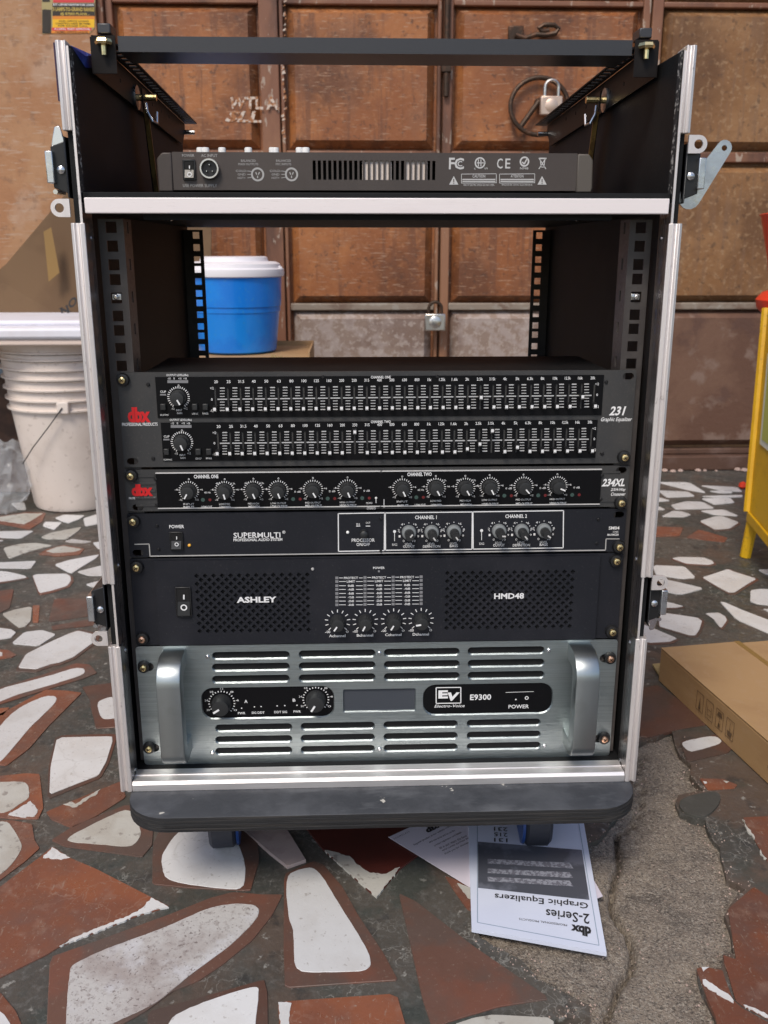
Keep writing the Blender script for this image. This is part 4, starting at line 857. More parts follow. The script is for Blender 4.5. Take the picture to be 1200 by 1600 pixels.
b = MB(); T(b, 'PROFESSIONAL PRODUCTS', 218.5, 663, 55, 5.2, Y1, .02); b.build('panel_lettering', 'ink', eqp, smooth=False); b = MB(); T(b, '231', 965, 642, 23, 14.5, Y1, .03, .25); T(b, 'Graphic Equalizer', 963, 656, 49, 8.2, Y1, .015, .25); b.build('panel_lettering', 'ink', eqp, smooth=False)
for u, v in ((231.5, 600.5), (239.5, 716), (947, 596.5), (940.5, 708.5), (504.5, 589), (683, 588.5)): small_screw(eq, u, v)
rack_screw(eq, 191, 594); rack_screw(eq, 976, 715)

# --- crossover
xo, xop, (cx0, cx1, cz0, cz1) = unit('crossover', 'thin black crossover unit with twelve black knobs and red logo, under the equalizer', 'crossover', 730.5, 796, .16, 'panel_grey', ((215.5, 793), (971, 735)))
x0, x1, z0, z1 = F(245, 764).x, F(938, 764).x, F(588, 789.5).z, F(588, 737).z
b = MB(); b.box(x0, x1, -.0012, -.0001, z0, z1); ov = b.build('knob_panel', 'overlay', xo, smooth=False)
b = MB(); b.box(x0, x1, -.0016, -.0001, z1+.0002, z1+.0011); b.box(x0, x1, -.0016, -.0001, z0-.0011, z0-.0002); b.build('trim_line', 'ink_mid', ov, smooth=False)
for k in range(5):
    zz = cz0+.006+(cz1-cz0-.012)*k/4
    for a, c in ((xl(764)+.009, F(243, 764).x), (F(940, 764).x, xr(764)-.009)):
        if k in (1, 2, 3) and a > 0: continue
        b = MB(); b.box(a, c, -.0009, -.0001, zz-.0009, zz+.0009); b.build('end_rib', 'panel_grey', xo, smooth=False)
KX = [(295, 767, 208), (351, 767, 165), (396, 766.3, 158), (435, 765.8, 160), (489, 765, 150), (543, 764.3, 158), (628.5, 763, 155), (681, 762, 150), (727, 761.7, 150), (765, 760.5, 152), (818, 760, 138), (871, 759.2, 112)]
LB = ['INPUT', 'LOW/MID', 'MID/HIGH', 'LOW OUTPUT', 'MID OUTPUT', 'HIGH OUTPUT']
b = MB(); r_ = MB(); g_ = MB()
for i, (u, v, a) in enumerate(KX):
    knob(xo, u, v, 11.8, .010, a, -.0012)
    TICKS(b, u, v, 13, 16, 21, -140, 140, 1.05, Y2-.0001)
    for aa, st in ((-150, '-12'), (-90, '-6'), (0, '0'), (90, '+6'), (150, '+12')):
        t = math.radians(aa*.93); T(b, st, u+math.sin(t)*19.5, v-math.cos(t)*18.3, 5 if len(st) > 1 else 2.5, 2.8, Y2-.0001, .01)
    if i % 6 in (1, 2): T(b, '450', u-11, v-11.5, 6, 2.8, Y2-.0001); T(b, '2.2k', u+13, v-11.5, 7, 2.8, Y2-.0001)
    T(b, LB[i % 6], u, v+20.6, 24 if i % 6 > 2 else 17, 3.0, Y2-.0001); T(b, LB[i % 6], u+1 if i else u, v+25.3 if v > 764 else v+27, 26 if i % 6 > 2 else 17, 3.6, Y2, .012)
    if i % 6 in (0, 3, 4, 5):
        d = 25 if i % 6 else 24; T(b, '40 Hz' if i % 6 == 0 else '0 dB', u+d+5, v+2.5, 10, 3, Y2-.0001); DISC(g_, u+d-2, v+14, 3.1, Y2-.0001); DISC(r_, u+d+9, v+14, 2.4, Y2-.0001)
        if i % 6 == 0: T(b, 'LOW CUT', u+28, v+25 if v > 764 else v+26, 17, 3.4, Y2, .012)
T(b, 'CHANNEL ONE', 322, 744.5, 38, 6, Y2-.0001, .025); T(b, 'CHANNEL TWO', 655.5, 741, 38, 6, Y2-.0001, .025); T(b, 'MONO', 577, 786, 10, 3, Y2-.0001); T(b, 'STEREO', 580, 794.3, 14, 3.4, Y2)
LN(b, 587.5, 779, 587.5, 786, .9, Y2-.0001); LN(b, 600, 780, 600, 793, .9, Y2-.0001)
b.build('knob_lettering', 'ink', ov, smooth=False); r_.build('clip_leds', 'led_red', ov, smooth=False); g_.build('mute_buttons', 'led_green', ov, smooth=False)
b = MB(); DISC(b, 587.5, 778, 1.8, Y2-.0001); b.build('mono_led', 'led_clear', ov, smooth=False)
b = MB(); T(b, 'dbx', 222, 766, 33, 19.5, Y1-.0006, .055); b.build('logo', 'ink_red', xop, smooth=False)
b = MB(); T(b, 'PROFESSIONAL PRODUCTS', 222.5, 778.3, 42, 3.6, Y1, .02); b.build('panel_lettering', 'ink', xop, smooth=False); b = MB(); T(b, '234XL', 959.5, 754, 36, 12.5, Y1, .035, .25); T(b, '2/3/4-Way', 966, 765.5, 23, 6, Y1, .02, .25); T(b, 'Crossover', 966, 772, 23, 5.6, Y1, .02, .25); b.build('panel_lettering', 'ink', xop, smooth=False)
for u, v in ((595.5, 737), (594.5, 791.5), (243.5, 748.5), (245, 788.5), (940.5, 743), (938.5, 780)): small_screw(xo, u, v)
rack_screw(xo, 204, 744.3); rack_screw(xo, 971, 786.3)

# --- sound processor
so_, sop, (sx0, sx1, sz0, sz1) = unit('sound_processor', 'thin black sound processor with six silver grey knobs in white outlined boxes', 'processor', 798.5, 866.5, .16, 'amp_black', ((215.5, 864), (967, 804.5)))
rocker(so_, 265.5, 830.5, 286.5, 858.5)
b = MB(); LN(b, 210, 850.5, 233, 850, 1.6, Y1); LN(b, 233, 850, 234.5, 870, 1.6, Y1); LN(b, 234, 869, 590, 864.2, 2, Y1); LN(b, 590, 864.2, 946, 859.6, 2, Y1); LN(b, 946, 859.6, 947, 842, 1.6, Y1); LN(b, 947, 842, 968, 842, 1.4, Y1)
b.build('border_line', 'ink_dim', sop, smooth=False)
b = MB()
def outline(u0, v0, u1, v1, dv, wpx=1.6):
    LN(b, u0, v0, u1, v0+dv, wpx, Y1); LN(b, u0+.4, v1, u1-.6, v1+dv, wpx, Y1); LN(b, u0, v0, u0+.4, v1, wpx, Y1); LN(b, u1, v0+dv, u1-.6, v1+dv, wpx, Y1)
outline(528.5, 802.5, 601, 861.5, -1.2); outline(602, 801.5, 738, 859.8, -1.6); outline(739, 799.8, 880.5, 858, -2)
b.build('outline_box', 'ink', sop, smooth=False); b = MB(); T(b, 'POWER', 276, 822.8, 23, 5.6, Y1, .02); b.build('switch_lettering', 'ink', sop, smooth=False)
b = MB(); T(b, 'PROFESSIONAL AUDIO SYSTEM', 403, 843.3, 76, 4.6, Y1, .018); b.build('system_lettering', 'ink', sop, smooth=False); b = MB(); T(b, 'PROCESSOR', 567.5, 844, 36, 5.6, Y1, .012); T(b, 'ON/OFF', 567.5, 850.6, 21, 5.4, Y1, .012); T(b, 'IN', 559.5, 819, 5, 3.2, Y1); T(b, 'OUT', 575, 817, 7, 3.2, Y1); LN(b, 556.5, 822, 563, 822, 1.2, Y1); LN(b, 571.5, 822, 578.5, 822, 1.2, Y1)
T(b, 'CHANNEL 1', 665.5, 808.3, 34, 6, Y1, .02); T(b, 'CHANNEL 2', 806.5, 806.5, 34, 6, Y1, .02)
for u, v in ((616.5, 830.5), (752.5, 829)): DISC(b, u, v, 2.4, Y1); LN(b, u, v+2, u, v+15, .9, Y1); T(b, 'SIG', u, v+20.5, 8, 3.6, Y1)
KS = [(638.8, 831.3, 40, 'OUTPUT'), (674.3, 831, 145, 'DEFINITION'), (709, 830.2, 145, 'BASS'), (779.5, 829.2, 95, 'OUTPUT'), (814.7, 829, 140, 'DEFINITION'), (849.5, 828.2, 125, 'BASS')]
for u, v, a, st in KS:
    knob(so_, u, v, 11.3, .012, a, 0, 'grey')
    TICKS(b, u, v, 14, 15.6, 7, -90, 90, 1, Y1)
    for k, aa in enumerate((-150, -115, -80, -42, 42, 80, 115, 150)):
        t = math.radians(aa); T(b, str((0, 1, 2, 4, 6, 8, 9, 10)[k]), u+math.sin(t)*16, v-math.cos(t)*16, 3 if k < 7 else 5, 3.6, Y1)
    T(b, 'LEVEL', u, v+18.8, 11.5, 3.4, Y1); T(b, st, u, v+22.8, 27 if len(st) > 6 else 18 if len(st) > 4 else 12.5, 4.2, Y1, .01)
b.build('control_lettering', 'ink', sop, smooth=False); b = MB(); T(b, 'SM04', 959.5, 825, 17, 5.4, Y1, .02); T(b, 'SONIC', 962, 831, 9, 3, Y1); T(b, 'MAXIMIZER', 958, 835.5, 18, 3.4, Y1, .01)
b.build('panel_lettering', 'ink', sop, smooth=False)
b = MB()                                               # serif name
T(b, 'SUPERMULTI', 401.5, 836.2, 73, 8.6, Y1, .012); T(b, '\u00ae', 443.5, 831.5, 5, 5, Y1, .01)
cw = 73/10
for i, c_ in enumerate('SUPERMULTI'):
    uc = 365+cw*(i+.5)
    if c_ in 'PRLTI':
        for dv in ((4.1,) if c_ in 'PRMTI' else ()) + ((-4.1,) if c_ in 'UPRMI' else ()): LN(b, uc-cw*.42, 836.2+dv, uc+cw*.05 if c_ != 'M' else uc+cw*.45, 836.2+dv, .8, Y1)
b.build('brand_lettering', 'ink', sop, smooth=False)
c = F(568.5, 832.5); b = MB(); b.lathe([(.0038, 0), (.0036, .007), (.002, .008)], c, 'y', 18); b.build('push_button', 'knob', so_)
for u, v, m in ((296, 852, 'led_amber'), (543.3, 831.8, 'led_clear')): q = F(u, v); b = MB(); b.lathe([(.0016, 0), (.0013, .0012), (.0005, .0018)], q, 'y', 12); b.build('indicator_lamp', m, so_)
for u, v in ((245.5, 821), (248, 858), (934.5, 811.5), (932, 848.5), (595, 810), (595, 861)): small_screw(so_, u, v, r=2.4)
rack_screw(so_, 207.5, 815.3); rack_screw(so_, 968, 855)

# --- four channel power amplifier
am, amp_, (ax0, ax1, az0, az1) = unit('power_amplifier', 'black four-channel power amplifier with two diamond-hole grilles and rocker switch', 'amplifier', 868.5, 1003.2, .34, 'amp_black', ())
def grille_holes(u0, u1, v0, v1, slope):
    out = []; P = .0082
    a, c = F(u0, v1), F(u1, v0); nx = int((c.x-a.x)/P); nz = int((c.z-a.z)/P*1.0)
    for j in range(2*nz+1):
        for i in range(nx+1-(j % 2)):
            x = a.x+(i+(.5 if j % 2 else 0))*P; z = a.z+j*P/2; r = P*.30
            out.append([(x-r, z), (x, z-r), (x+r, z), (x, z+r)])
    return out
x0, x1 = F(246, 936).x, F(932.5, 936).x; YA = -.0035
b = MB(); b.plate(rc(x0, x1, az0+.0008, az1-.0012), grille_holes(313, 488, 893, 984, 0)+grille_holes(697, 898, 888, 979, 0), YA, YA+.0018); fp = b.build('grille_panel', 'amp_black', am, smooth=False)
b = MB(); b.box(x0+.001, x1-.001, YA+.0025, -.0002, az0+.002, az1-.002); b.build('grille_backing', 'dark', am, smooth=False)
rocker(am, 275, 916.5, 299.5, 962, YA)
YL = YA-.0003
b = MB(); T(b, 'ASHLEY', 401, 937, 62, 10, YL, .035); b.build('name_lettering', 'ink', fp, smooth=False); b = MB(); T(b, 'HMD48', 795.5, 931.3, 47, 9.6, YL, .03); b.build('model_lettering', 'ink', fp, smooth=False); b = MB(); T(b, 'POWER', 592, 887.3, 18, 3.8, YL, .015)
MC = [526.3, 570.3, 614.3, 658]
for k, vl in enumerate((903, 908.6, 915.2, 921, 927.3, 933.1, 939.2, 945)):
    for i in range(3):
        um = (MC[i]+MC[i+1])/2; v = vl-i*.6; st = ('PROTECT', 'LIMIT', '0dB', '-4dB', '-8dB', '-12dB', '-20dB', '-30dB')[k]
        T(b, st, um, v, 22 if k == 0 else 13 if k == 1 else 9.5, 3.7, YL, .014); g = 12.5 if k == 0 else 8
        LN(b, MC[i]+3.5, v, um-g, v, .9, YL); LN(b, um+g, v, MC[i+1]-3.5, v, .9, YL)
KA = [(527.5, 971, 215), (570.7, 970.2, 207), (615, 969.3, 212), (658, 968.6, 262)]
for i, (u, v, a) in enumerate(KA):
    knob(am, u, v, 11.8, .012, a, YA); TICKS(b, u, v, 15, 20, 11, -135, 135, 1.3, YL)
    T(b, '-\u221e', u-15.5, v+16.3, 8, 4, YL); T(b, '0', u+15, v+16, 4, 3.8, YL); T(b, ('Achannel', 'Bchannel', 'Cchannel', 'Dchannel')[i], u-.5, v+22.4, 25.5, 4.6, YL, .014)
b.build('panel_lettering', 'ink', fp, smooth=False)
b = MB()
for i, u in enumerate(MC):
    b = MB()
    for k, vl in enumerate((903, 908.6, 915.2, 921, 927.3, 933.1, 939.2, 945)): RC(b, u-2.4, vl-i*.6-2.1, u+2.4, vl-i*.6+2.1, YL)
    b.build('meter_column', 'meter_led', fp, smooth=False)
b = MB(); RC(b, 590.5, 891.2, 593.5, 894.2, YL); b.build('power_led', 'meter_led', fp, smooth=False)
rack_screw(am, 213, 887); rack_screw(am, 222, 999, metal='copper'); rack_screw(am, 963.5, 877); rack_screw(am, 957, 988)
small_screw(am, 488.5, 889, YA, 2.4, 'ink_dim')

# --- silver amplifier
ev, evp, (ex0, ex1, ez0, ez1) = unit('power_amplifier', 'brushed silver power amplifier with two handles and rows of slots, bottom of the rack', 'amplifier', 1004, 1188.5, .38, 'brushed', ())
# rebuild the face with real slots, dark screens and elongated mounting holes
old = evp.data; bpy.data.objects.remove(evp)
def mid_v(vl, vr, ul, ur, u): return vl+(vr-vl)*(u-ul)/(ur-ul)
holes = []; SL = []; SI = []
for rows, cols in (([(1024, 1016.5), (1042.2, 1036), (1061, 1054.8)], [(332, 452), (467.5, 586), (600.5, 717.5), (731.5, 850)]), ([(1137, 1129.3), (1155.3, 1148), (1173.2, 1165.5)], [(337, 456), (470.5, 585), (600, 714.5), (730, 844)])):
    for vl, vr in rows:
        for u0, u1 in cols:
            um = (u0+u1)/2; v = mid_v(vl, vr, 392, 791, um); a, c = F(u0, v), F(u1, v); hz = .0036; zc = F(um, v).z
            SL.append(stadium(a.x-.0006, c.x+.0006, zc-hz-.0009, zc+hz+.0006, 4)); SI.append(stadium(a.x, c.x, zc-hz+.0004, zc+hz, 4))
def rnd(u0, v0, u1, v1, r): x0, x1, z0, z1 = BX(u0, v0, u1, v1); return stadium(x0, x1, z0, z1, 5, r)
def grow(u0, v0, u1, v1, r, c): x0, x1, z0, z1 = BX(u0, v0, u1, v1); return stadium(x0-c, x1+c, z0-c*1.4, z1+c*.6, 5, r+c)
SC1i, SC2i, DSPi = rnd(316, 1074, 521, 1121, .011), rnd(662, 1069, 862.5, 1115, .012), rnd(537, 1077, 648.5, 1111, .001)
SC1, SC2, DSP = grow(316, 1074, 521, 1121, .011, .0009), grow(662, 1069, 862.5, 1115, .012, .0009), grow(537, 1077, 648.5, 1111, .001, .0007)
EH = []
for u, v, s in ((228, 1042, 1), (237, 1168.5, 1), (949, 1028.5, -1), (939.5, 1154, -1)):
    c = F(u, v); EH.append(stadium(c.x-.0078, c.x+.0078, c.z-.0045, c.z+.0045, 4))
b = MB(); b.plate(stadium(ex0, ex1, ez0, ez1, 4, .0035), SL+[SC1, SC2, DSP]+EH, 0, .004, chamfer=(.0013, SI+[SC1i, SC2i, DSPi]+EH)); evp = b.build('front_panel', 'brushed', ev, smooth=False)
b = MB(); b.box(ex0+.03, ex1-.03, .0075, .009, ez0+.003, ez1-.003); b.build('slot_dark_sheet', 'dark', ev, smooth=False)  # black sheet added to stand for the dark interior behind the slots
b = MB(); b.prism(SC1i, .0012, .0024, 'y'); sc1 = b.build('control_window', 'overlay', ev, smooth=False)
b = MB(); b.prism(SC2i, .0012, .0024, 'y'); sc2 = b.build('logo_window', 'overlay', ev, smooth=False)
b = MB(); b.prism(DSPi, .0025, .0035, 'y'); dsp = b.build('display', 'display', ev, smooth=False)
YL = .0009
b = MB()
for u, v, a in ((346.5, 1098.3, 238), (493.5, 1092.3, 212)):
    knob(ev, u, v, 15.5, .013, a, .0012); TICKS(b, u, v, 18.5, 21, 21, -135, 135, 1.5, YL)
    for k, aa in enumerate((-120, -80, -40, 0, 40, 80, 120)): t = math.radians(aa); T(b, str((30, 24, 18, 12, 8, 4, 0)[k]), u+math.sin(t)*24.5, v-math.cos(t)*22.5, 5, 3.2, YL)
T(b, 'A', 384.3, 1096, 5, 5.4, YL, .02); T(b, 'B', 459.5, 1094, 4.4, 5.2, YL, .02)
for st, u, v, w_ in (('PWR', 377.5, 1114.3, 11.5), ('SIG DDT', 403.3, 1113.5, 20), ('DDT SIG', 438.5, 1112.5, 20), ('PWR', 464.3, 1111.8, 11.5)): T(b, st, u, v, w_, 4, YL, .015)
for u, v in ((377.5, 1106.5), (397.5, 1104.5), (408, 1104), (433, 1103), (445, 1102.5), (464, 1102)): DISC(b, u, v, 1.1, YL, 8)
b.build('control_lettering', 'ink', sc1, smooth=False)
b = MB(); LN(b, 681.5, 1074.5, 720, 1074, 1.5, YL); LN(b, 681.5, 1099, 720, 1098.5, 1.5, YL); LN(b, 681.5, 1074.5, 681.5, 1099, 1.5, YL); LN(b, 720, 1074, 720, 1098.5, 1.5, YL)
T(b, 'E', 692.5, 1085, 15, 14, YL, .05); T(b, 'V', 707, 1088.5, 19, 14.5, YL, .05, .25); T(b, 'Electro-Voice', 703, 1103, 47, 5, YL, .01, .35)
T(b, 'E9300', 751, 1089.3, 33, 10, YL, .02); T(b, 'POWER', 810.5, 1104, 32, 6.6, YL, .01); RING(b, 823, 1090.6, 1.8, 3, YL, 14); LN(b, 790, 1082, 834, 1080.5, .7, YL); DISC(b, 806, 1093, 1.3, YL, 8)
b.build('logo_lettering', 'ink', sc2, smooth=False)
for u, v in ((324.5, 1026), (332, 1175.5), (593, 1020.3), (593, 1170), (857.5, 1016), (850.5, 1165)): small_screw(ev, u, v, r=3.2, m='chrome')
for u, v, m in ((224, 1043.5, 'brass'), (232.5, 1170, 'brass'), (954, 1029.7, 'copper'), (944.5, 1155, 'copper')): rack_screw(ev, u, v, 0, m, 5.6)
for xc in (-.2032, .2012):
    zt, zb = ZG-.2715, ZG-.3845; Yo = -.041; r = .024; hw = .0116; th = .018
    path = [(0.0, zt)]
    for i in range(9): t = math.pi/2*i/8; path.append((Yo+r-r*math.sin(t)-0, zt-r+r*math.cos(t)))
    for i in range(9): t = math.pi/2*i/8; path.append((Yo+r-r*math.cos(t), zb+r*.75-r*.75*math.sin(t)))
    path.append((0.0, zb))
    rings = []
    for i, (y, z) in enumerate(path):
        y0_, z0_ = path[max(0, i-1)]; y1_, z1_ = path[min(len(path)-1, i+1)]; d = Vector((y1_-y0_, z1_-z0_)).normalized(); n = Vector((d.y, -d.x))   # inward
        if (Vector((y, z))-Vector((0, (zt+zb)/2))).dot(n) > 0: n = -n
        sec = []
        for a, c_ in stadium(-hw, hw, -th/2, th/2, 2, .0016): q = Vector((y, z))+n*(c_+th/2); sec.append((xc+a, q.x, q.y))
        rings.append(sec)
    b = MB(); b.loft(rings); b.build('handle', 'handle', ev, ang=28)

# ------------------------------------------------------------------ things behind and beside the case
# blue bucket on a carton
c = F(372, 548, 1.45); bz = c.z; bx = -.300; byy = 1.45
bu = thing('bucket', 'bright blue plastic bucket with white lid, standing on an open carton behind the case', 'bucket')
b = MB(); b.lathe([(.088, 0), (.094, .004), (.1045, .095), (.106, .096), (.1065, .108), (.1085, .109), (.112, .19)], (bx, byy, bz), 'z', 40); b.build('body', 'blue', bu)
b = MB(); b.lathe([(.1135, .176), (.1175, .178), (.1185, .186), (.1175, .194), (.111, .197), (.109, .206), (.099, .211), (.081, .212), (.079, .221), (.073, .223), (.03, .222)], (bx, byy, bz), 'z', 40); b.build('lid', 'lid', bu)
b = MB(); p = F(437, 420, byy-.02); b.lathe([(.004, -.006), (.008, 0), (.004, .006)], (p.x, p.y, p.z), 'x', 10); b.build('handle_peg', 'lid', bu)
ct = thing('carton', 'open brown carton under the blue bucket', 'box')
x0, x1, y0, y1, z1 = -.46, F(484, 540, 1.33).x, 1.31, 1.60, bz-.002
for nm, a in (('front_wall', (x0, x1, y0, y0+.004)), ('back_wall', (x0, x1, y1-.004, y1)), ('side_wall', (x0, x0+.004, y0+.004, y1-.004)), ('side_wall', (x1-.004, x1, y0+.004, y1-.004))):
    b = MB(); b.box(*a, .001, z1-.004 if nm == 'front_wall' else z1+.012); b.build(nm, 'card', ct, smooth=False)
b = MB(); b.box(x0+.004, x1-.004, y0+.004, y1-.004, z1-.008, z1); b.build('inner_flap', 'card', ct, smooth=False)
b = MB(); b.prism([(y0-.05, z1-.022), (y0, z1-.004), (y0, z1-.008), (y0-.05, z1-.026)], x0+.01, -.2, 'x'); b.build('open_flap', 'card', ct, smooth=False)
b = MB(); random.seed(5); pts = [(-.2+random.uniform(-.002, .012), z1-.004-k*.004) for k in range(5)]
for k in range(7): x = -.215+k*.007; b.box(x, x+.005, y0-.006, y0-.001, z1-.014-random.random()*.008, z1+random.uniform(.0, .008))
b.build('torn_edge', 'card_in', ct, smooth=False)

# stack of white pails with a tray on top
gp = G(104, 803); pc = Vector((gp.x, gp.y+.112, 0))
pl = thing('pail_stack', 'stack of nested off-white plastic pails with wire handle, left of the case', 'pail')
zr = [F(60, v, pc.y-.14).z for v in (644, 628, 611, 594, 579, 563, 552)]
prof = [(.100, 0), (.107, .004), (.110, .012), (.141, zr[0]-.004)]
b = MB(); b.lathe(prof+[(.144, zr[0]-.0035), (.144, zr[0]+.001)], (pc.x, pc.y, 0), 'z', 56); b.build('pail_body', 'pail', pl)
for i, z in enumerate(zr):
    zn = zr[i+1] if i+1 < len(zr) else z+.030; k = .142+.0022*i
    b = MB(); b.lathe([(k, z-.003), (k+.0075, z-.002), (k+.008, z+.002), (k+.001, z+.003), (k+.001, zn-.006), (k+.004, zn-.004)], (pc.x, pc.y, 0), 'z', 56, caps=False); b.build('pail_rim', 'pail', pl)
b = MB(); p = F(98, 637, pc.y-.148); b.box(p.x-.0145, p.x+.0145, p.y-.004, p.y+.012, p.z-.0155, p.z+.014); b.build('handle_boss', 'pail', pl, bevel=.003)
b = MB(); q = F(37, 724, pc.y-.125); b.tube([p+Vector((0, -.006, 0)), p.lerp(q, .3)+Vector((.001, -.012, .0)), p.lerp(q, .7)+Vector((-.001, -.014, .001)), q+Vector((0, -.008, 0))], .0013, 8); b.build('wire_handle', 'cable', pl)
zt = zr[-1]+.012
ty0, ty1 = pc.y-.20, pc.y+.20; tz0 = F(60, 541, ty0).z; tz1 = F(60, 512, ty0).z
tr = thing('tray', 'large shallow white plastic tray lying on the pail stack', 'tray')
b = MB(); b.box(-1.30, -.60, ty0, ty1, tz0+.014, tz1); b.build('tray_body', 'tray', tr, bevel=.008)
b = MB(); b.box(-1.285, -.612, ty0+.006, ty1-.006, tz0, tz0+.0145); b.build('tray_underside', 'tray_rim', tr, bevel=.004)
b = MB(); b.box(-1.295, -.605, ty0+.06, ty1-.01, tz1-.001, tz1+.012); b.build('tray_step', 'tray', tr, bevel=.005)

# leaning cardboard with lettering
lc = thing('cardboard_sheet', 'brown cardboard leaning against the wall behind the pails, printed with black letters', 'cardboard')
q = [F(-40, 455, 1.70), F(10, 412, 1.70), F(92, 315, 1.70), F(118, 285, 1.70), F(330, 340, 1.70), F(330, 600, 1.62), F(-40, 620, 1.62)]
b = MB(); b.loft([[p for p in q], [p+Vector((0, .007, 0)) for p in q]]); b.build('board', 'card_dark', lc, smooth=False)
def on(u, v): return F(u, v, 1.70-(v-340)/260*.08*0-.004) if v < 400 else F(u, v, 1.668)
b = MB(); TQ(b, 'O', F(108, 484, 1.645), F(121, 475, 1.645), F(119, 461, 1.645), F(106, 470, 1.645), .03); TQ(b, 'N', F(97, 495, 1.645), F(109, 487, 1.645), F(105, 476, 1.645), F(94, 482, 1.645), .04); LN(b, 88, 497, 92, 490, 2, 1.645); LN(b, 92, 483, 98, 480, 1, 1.645); LN(b, 104, 490, 111, 486, 1, 1.645)
b.build('printed_letters', 'ink_black', lc, smooth=False)
b = MB(); b.quad(F(76, 440, 1.645), F(93, 426, 1.645), F(80, 355, 1.645), F(68, 362, 1.645)); b.build('tape_strip', 'tape', lc, smooth=False)
dk = thing('carton', 'dark brown block added for the dark gap behind the pail stack', 'box')  # added dark block in place of a shadowy gap, not a real carton
b = MB(); b.box(-1.35, -.80, 1.62, 1.78, .002, .46); b.build('body', 'timber', dk, bevel=.004)
b = MB(); b.tube([F(-12, 590, 1.55), F(2, 580, 1.55), F(9, 566, 1.55), F(10, 556, 1.55)], .011, 10); tag(b.build('hose', 'ink_blue', None), 'blue grey hose end beside the pail stack', 'hose')
# crumpled clear bag
bm = bmesh.new(); bmesh.ops.create_icosphere(bm, subdivisions=4, radius=1)
gc = G(2, 806)
for v_ in bm.verts:
    n = v_.co.normalized(); k = 1+.28*NZ.noise(n*2.1)+.20*abs(NZ.noise(n*4))+.16*abs(NZ.noise(n*9))+.05*NZ.noise(n*20)
    v_.co = Vector((n.x*.066*k, n.y*.06*k, max(-.080, n.z*.085*k*(1.0 if n.z < 0 else 1.1))))
    v_.co += Vector((gc.x-.005, gc.y+.05, .0825))
me = bpy.data.meshes.new('plastic_bag'); bm.to_mesh(me); bm.free(); me.materials.append(MT['film']); me.shade_smooth(); me.set_sharp_from_angle(angle=math.radians(18))
tag(put('plastic_bag', me), 'crumpled clear plastic bag on the floor beside the pail stack', 'bag')

# flyer on the wall
fl = thing('flyer', 'small torn yellow and black advertising flyer pasted high on the wall', 'flyer')
YW = 1.8145
b = MB(); b.loft([[F(u, v, YW) for u, v in ((65, -12), (149, -12), (148, 43), (140, 52), (82, 52), (66, 53))], [F(u, v, YW-.0006) for u, v in ((65, -12), (149, -12), (148, 43), (140, 52), (82, 52), (66, 53))]]); b.build('sheet', 'fly_tan', fl, smooth=False)
for m, rs in (('fly_red', [(83, -10, 147, 4), (81, 43, 143, 48)]), ('fly_black', [(66, -10, 78, 3), (82, 5, 148, 25), (66, 15, 80, 52)]), ('fly_orange', [(82, 25, 148, 30), (80, 48, 140, 52)]), ('fly_yellow', [(82, 30, 147.5, 43)])):
    b = MB()
    for r in rs: RC(b, r[0], r[1], r[2], r[3], YW-.001)
    b.build('print_block', m, fl, smooth=False)
b = MB(); T(b, '3 LAMPS-TO-GRAND RANGE', 115, 14.5, 64, 5.5, YW-.0014, .03); T(b, '@ 87000 PLANS...', 117, 22, 45, 4.6, YW-.0014, .03); b.build('gold_print', 'fly_gold', fl, smooth=False)
b = MB(); T(b, 'BUY 1,000,000 RANDOM FORK LOANS', 115, 7.6, 63, 3.6, YW-.0014, .02); T(b, 'A LOAN, WAIT APPROVAL', 113, 45.5, 56, 3, YW-.0014, .02); b.build('white_print', 'ink', fl, smooth=False)
b = MB(); T(b, 'AND OFFICE LOANS', 115, 33, 46, 2.6, YW-.0014, .01); T(b, 'CONDITION OFFER SEE TERMS', 114, 37, 54, 2.4, YW-.0014, .01); T(b, 'FOR RANGE CALL', 114, 40.5, 46, 2.2, YW-.0014, .01); T(b, 'NAMES OFFICE LAGOS', 112, 50, 50, 2.6, YW-.0014, .01); b.build('small_print', 'fly_black', fl, smooth=False)
b = MB(); DISC(b, 70.5, 18.5, 3.8, YW-.0016); b.add([F(u, v, YW-.0016) for u, v in ((66, 50), (66.5, 33), (68.5, 24), (72.5, 24), (75.5, 30), (77, 44), (74, 51))], [tuple(range(7))]); b.build('figure_print', 'fly_black', fl, smooth=False)

# padlocks, hoop, hook on the doors
def padlock(label, u0, v0, u1, v1, vtop, Y, mat, dia):
    t = thing('padlock', label, 'padlock', 'padlocks on the door'); x0, x1, z0, z1 = BX(u0, v0, u1, v1, Y); zt = F((u0+u1)/2, vtop, Y).z; xm = (x0+x1)/2; hw = (x1-x0)*.31
    b = MB(); b.box(x0, x1, Y, Y+.018, z0, z1); o = b.build('body', mat, t, bevel=.003)
    pts = [(xm-hw, Y+.009, z1-.004), (xm-hw, Y+.009, zt-hw)]+[(xm-hw*math.cos(math.pi*k/8), Y+.009, zt-hw+hw*math.sin(math.pi*k/8)) for k in range(1, 8)]+[(xm+hw, Y+.009, zt-hw), (xm+hw, Y+.009, z1-.004)]
    b = MB(); b.tube(pts, dia, 10); b.build('shackle', 'lock_steel' if mat != 'lock_steel' else 'iron', t)
    b = MB(); b.lathe([((x1-x0)*.3, 0), ((x1-x0)*.28, .0008)], (xm, Y, (z0+z1)/2), 'y', 20); b.build('stamp_disc', mat, o)
padlock('silver square padlock hanging low where the middle door leaves meet', 664, 490.5, 696, 517, 472, 1.80, 'lock_steel', .0048)
padlock('dull brass padlock hanging from the iron hoop, upper right', 845, 149.5, 879, 179.5, 124, 1.80, 'lock_brass', .0042)
